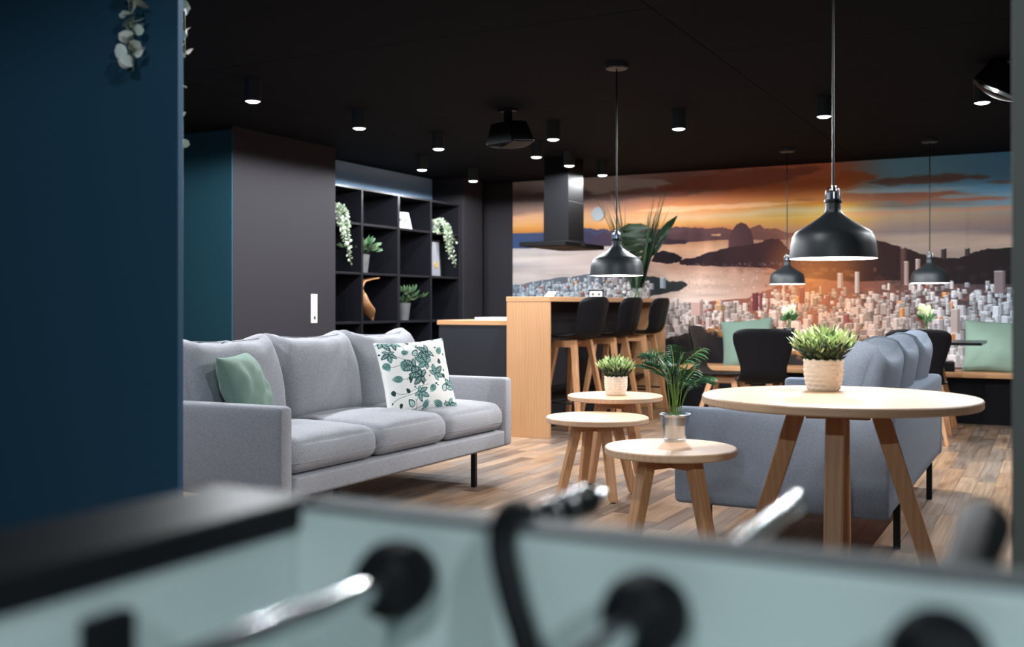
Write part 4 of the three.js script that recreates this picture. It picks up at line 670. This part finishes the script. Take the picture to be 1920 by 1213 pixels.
function leafyPot(label, at, turn, spread) {
  const t = thing('leafy_plant', label, 'potted plant', at, turn), R = rng(Math.round(at[1] * 100)); mesh('pot', lathe([[0, 0], [0.05, 0], [0.072, 0.17], [0.067, 0.17], [0.055, 0.13], [0, 0.13]], 36), M.darkPot, t); mesh('soil', lathe([[0, 0.15], [0.066, 0.149]], 24), M.soil, t);
  for (let k = 0; k < 15; k++) {
    const a = k * 2.399, out = 0.5 + 0.75 * ((k * 5) % 15) / 15, L = 0.09 + 0.07 * R(), d = V(Math.cos(a) * Math.sin(out) * spread, Math.cos(out) * 0.9, Math.sin(a) * Math.sin(out) * spread), p0 = V(0, 0.15, 0), p1 = V(0, 0.15, 0).addScaledVector(d, L * 1.1);
    const stem = tint(tube([p0, p0.clone().lerp(p1, 0.5).add(V(0, 0.012, 0)), p1], 0.002, 8, 5), hsl(95, 0.25, 0.25)); mesh('stem', stem, M.glossLeaf, t);
    for (let j = 0; j < 5; j++) mesh('leaf', aim(blade(0.085 + 0.02 * R(), lance(0, 0.016), { n: 6, curl: 0.7, fold: 0.25, color: hsl(100 + 30 * R(), 0.12 + 0.1 * R(), 0.3 + 0.14 * R()) }), p1, d.clone().add(V(0, -0.35, 0)).applyAxisAngle(V(0, 1, 0), (j - 2) * 0.55), 0.2 * j), M.glossLeaf, t);
  }
}
leafyPot('grey green leafy plant in a dark pot, just above the bent wood ornament', [-5.7, 1.334, -7.9], 0, 1.05);
leafyPot('grey green leafy plant in a dark pot, in the compartment beside the bent wood ornament', [-5.72, 0.887, -8.62], 1, 1.1);

// ------------------------------------------------------------------ ornaments on the shelf
{
  const f = thing('picture_frame', 'small white framed card with two grey discs, leaning on the shelf', 'picture frame', [-5.65, 1.784, -8.54], Math.PI / 2 - 0.1); const body = new THREE.Group(); body.name = 'frame'; body.rotation.x = -0.28; f.add(body);
  mesh('frame_border', [box(0.21, 0.012, 0.014, 0, 0.006, 0, 0.002), box(0.21, 0.012, 0.014, 0, 0.164, 0, 0.002), box(0.012, 0.146, 0.014, -0.099, 0.085, 0, 0.002), box(0.012, 0.146, 0.014, 0.099, 0.085, 0, 0.002)], M.white, body); mesh('card', box(0.187, 0.147, 0.006, 0, 0.085, -0.002, 0), M.white, body);
  for (const s of [-1, 1]) mesh('printed_disc', uvs(new THREE.CylinderGeometry(0.02, 0.02, 0.003, 28).rotateX(Math.PI / 2).translate(s * 0.034, 0.086, 0.0022), 'x'), M.darkPot, body);
}
{
  const f = thing('award_board', 'tall grey board in a black frame with a round gold medal, under the trailing plant', 'award', [-5.66, 1.334, -9.1], Math.PI / 2); const k = new THREE.Group(); k.name = 'board'; k.rotation.x = -0.06; f.add(k);
  mesh('panel', box(0.22, 0.35, 0.012, 0, 0.177, 0, 0.002), M.greyBoard, k); mesh('frame', [box(0.018, 0.374, 0.022, -0.119, 0.187, 0, 0.002), box(0.018, 0.374, 0.022, 0.119, 0.187, 0, 0.002), box(0.22, 0.014, 0.022, 0, 0.366, 0, 0.002)], M.black, k);
  mesh('medal', uvs(new THREE.CylinderGeometry(0.034, 0.034, 0.008, 36).rotateX(Math.PI / 2).translate(0.03, 0.115, 0.01), 'x'), M.gold, k); mesh('tag', box(0.02, 0.07, 0.003, -0.075, 0.07, 0.0075, 0.001), M.white, k);
}
{ // a strip of wood bent into an open C, its lower end widening to a petal
  const pts = [V(0, 0.404, -0.11), V(0, 0.38, 0.05), V(0, 0.36, 0.12), V(0, 0.27, 0.165), V(0, 0.16, 0.14), V(0, 0.08, 0.04), V(0, 0.004, -0.07)], cur = new THREE.CatmullRomCurve3(pts), pos = [], idx = [], n = 40;
  for (const s of [1, -1]) for (let i = 0; i <= n; i++) { const t = i / n, p = cur.getPoint(t), T = cur.getTangent(t), w = t < 0.45 ? 0.05 : 0.05 + 0.06 * Math.sin(Math.PI * clamp((t - 0.45) / 0.55, 0, 1)) - 0.045 * smooth(clamp((t - 0.8) / 0.2, 0, 1)); for (let j = 0; j <= 8; j++) { const u = j / 4 - 1; pos.push(p.x + u * w, p.y - T.z * (0.006 * s + 0.02 * u * u * (t > 0.5 ? 1 : 0)), p.z + T.y * (0.006 * s + 0.02 * u * u * (t > 0.5 ? 1 : 0))); } }
  const m = 9 * (n + 1), Q = (a, b, c, d) => idx.push(a, b, c, a, c, d);
  for (let i = 0; i < n; i++) for (let j = 0; j < 8; j++) { const a = i * 9 + j; Q(a, a + 1, a + 10, a + 9); Q(m + a, m + a + 9, m + a + 10, m + a + 1); }
  for (let i = 0; i < n; i++) for (const j of [0, 8]) { const a = i * 9 + j; j ? Q(a, m + a, m + a + 9, a + 9) : Q(a, a + 9, m + a + 9, m + a); }
  for (let j = 0; j < 8; j++) for (const i of [0, n]) { const a = i * 9 + j; i ? Q(a, a + 1, m + a + 1, m + a) : Q(a, m + a, m + a + 1, a + 1); }
  const g = new THREE.BufferGeometry(); g.setAttribute('position', new THREE.Float32BufferAttribute(pos, 3)); g.setIndex(idx); g.computeVertexNormals();
  const o = mesh('wood_ornament', uvs(g, 'z'), M.oakLeg); o.position.set(-5.68, 0.887, -7.97); tag(o, 'ornament of bent pale wood with a petal-shaped end, on the shelf beside the divider', 'ornament');
}

// ------------------------------------------------------------------ strings of leaves by the game room
function hangingStrand(label, at, list, r) {
  const t = thing('leaf_garland', label, 'hanging plant', at);
  mesh('hook', tube([V(0, 0.62, 0), V(0, 0.58, 0), V(0.012, 0.555, 0), V(0, 0.54, 0)], 0.003, 12, 6), M.blackMetal, t);
  list.forEach(([dx, dz, top, low, n], k) => string(t, [V(0, 0.55, 0), V(dx * 0.6, top, dz * 0.6), V(dx, lerp(top, low, 0.5), dz), V(dx * 1.1, low, dz)], n, r, 300 + k * 5 + Math.round(at[0] * -50), 1.6, M.leaves, 0.18));
}
hangingStrand('garland of pale round leaves hanging in front of the dark blue panel', [-2.136, 1.83, -1.95], [[0, 0, 0.35, -0.185, 36], [-0.006, 0.008, 0.3, -0.18, 34], [0.005, 0.008, 0.3, -0.19, 30]], 0.0165);
hangingStrand('garland of pale leaves mostly hidden behind the edge of the dark blue panel', [-2.335, 1.78, -2.33], [[0, 0, 0.4, 0.0, 26], [-0.018, 0.01, 0.3, -0.32, 30]], 0.014);

// ------------------------------------------------------------------ table football, close to the lens
{
  const t = thing('table_football', 'white table football with black end rail and chrome rods, blurred close to the lens', 'table football', [0, 0, 0]), Z = -0.6;
  mesh('side_wall', between(-0.52, 0.92, 0.62, 0.882, Z - 0.028, Z, 0.004), M.footballWhite, t); mesh('side_wall', between(-0.52, 0.92, 0.62, 0.882, 0.12, 0.148, 0.004), M.footballWhite, t);
  mesh('rim_cap', between(-0.486, 0.886, 0.882, 0.887, Z - 0.03, Z + 0.001, 0.0015), M.capGrey, t);
  mesh('end_wall', between(-0.52, -0.492, 0.62, 0.866, Z, 0.12, 0.003), M.footballWhite, t); mesh('end_wall', between(0.892, 0.92, 0.62, 0.866, Z, 0.12, 0.003), M.footballWhite, t);
  mesh('end_rail', between(-0.59, -0.487, 0.867, 0.889, Z - 0.02, 0.148, 0.004), M.railBlack, t); mesh('end_rail', between(0.887, 1.06, 0.867, 0.889, Z - 0.02, 0.148, 0.004), M.railBlack, t);
  mesh('playing_field', between(-0.492, 0.892, 0.735, 0.75, Z, 0.12, 0), M.footballField, t); mesh('cabinet_floor', between(-0.52, 0.92, 0.6, 0.62, Z - 0.028, 0.148, 0.003), M.footballWhite, t);
  for (const x of [-0.44, 0.84]) for (const z of [Z + 0.04, 0.07]) mesh('leg', leg(V(x, 0.6, z), V(x + (x < 0 ? -0.06 : 0.06), 0, z), 0.09, 0.09, 0.07, 0.07), M.black, t);
  mesh('corner_block', between(-0.4915, -0.478, 0.78, 0.852, -0.44, -0.408, 0.003), M.rubber, t);
  [[-0.387, 0.32, 1], [-0.212, 0.36, 0], [-0.053, 0.35, 2], [0.135, 0.3, 1]].forEach(([x, out, kind]) => {
    const y = 0.849, r = mesh('rod', rod(V(x, y, Z - out), V(x, y, 0.3), 0.0085, 20), M.chrome, t);
    mesh('rubber_bumper', lathe([[0, -0.03], [0.012, -0.03], [0.02, -0.024], [0.025, -0.01], [0.026, 0.002], [0.022, 0.014], [0.014, 0.02], [0, 0.022]], 32).rotateX(Math.PI / 2).translate(x, y, Z + 0.03), M.rubber, r);
    mesh('bearing', lathe([[0, 0], [0.017, 0], [0.017, 0.006], [0, 0.006]], 28).rotateX(Math.PI / 2).translate(x, y, Z - 0.0345), M.rubber, r);
    if (kind === 1) { mesh('handle', lathe([[0, 0], [0.012, 0], [0.014, 0.012], [0.0135, 0.1], [0.015, 0.12], [0, 0.122]], 28).rotateX(-Math.PI / 2).translate(x, y, Z - 0.17), M.black, r); for (const q of [0.2, 0.235]) mesh('collar', lathe([[0, 0], [0.0145, 0], [0.0145, 0.006], [0, 0.006]], 24).rotateX(-Math.PI / 2).translate(x, y, Z - q), M.chrome, r); }
    if (kind === 2) mesh('handle', lathe([[0, 0], [0.015, 0], [0.018, 0.02], [0.018, 0.2], [0.021, 0.29], [0.017, 0.312], [0, 0.315]], 28).rotateX(-Math.PI / 2).translate(x, y, Z - 0.045), M.rubber, r);
    if (kind === 0) mesh('end_cap', lathe([[0, 0], [0.0105, 0], [0.0105, 0.022], [0, 0.024]], 24).rotateX(-Math.PI / 2).translate(x, y, Z - out + 0.01), M.chrome, r);
  });
  // the curved black ball inlet beside the second rod
  mesh('ball_inlet', tube([V(-0.281, 0.76, Z + 0.03), V(-0.287, 0.812, Z + 0.028), V(-0.302, 0.85, Z + 0.024), V(-0.314, 0.88, Z + 0.014), V(-0.319, 0.893, Z - 0.006), V(-0.32, 0.89, Z - 0.03)], 0.0092, 36, 14), M.rubber, t);
}

scene.traverse((o) => { if (o.isMesh) { o.castShadow = true; o.receiveShadow = true; } });
renderer.render(scene, camera);
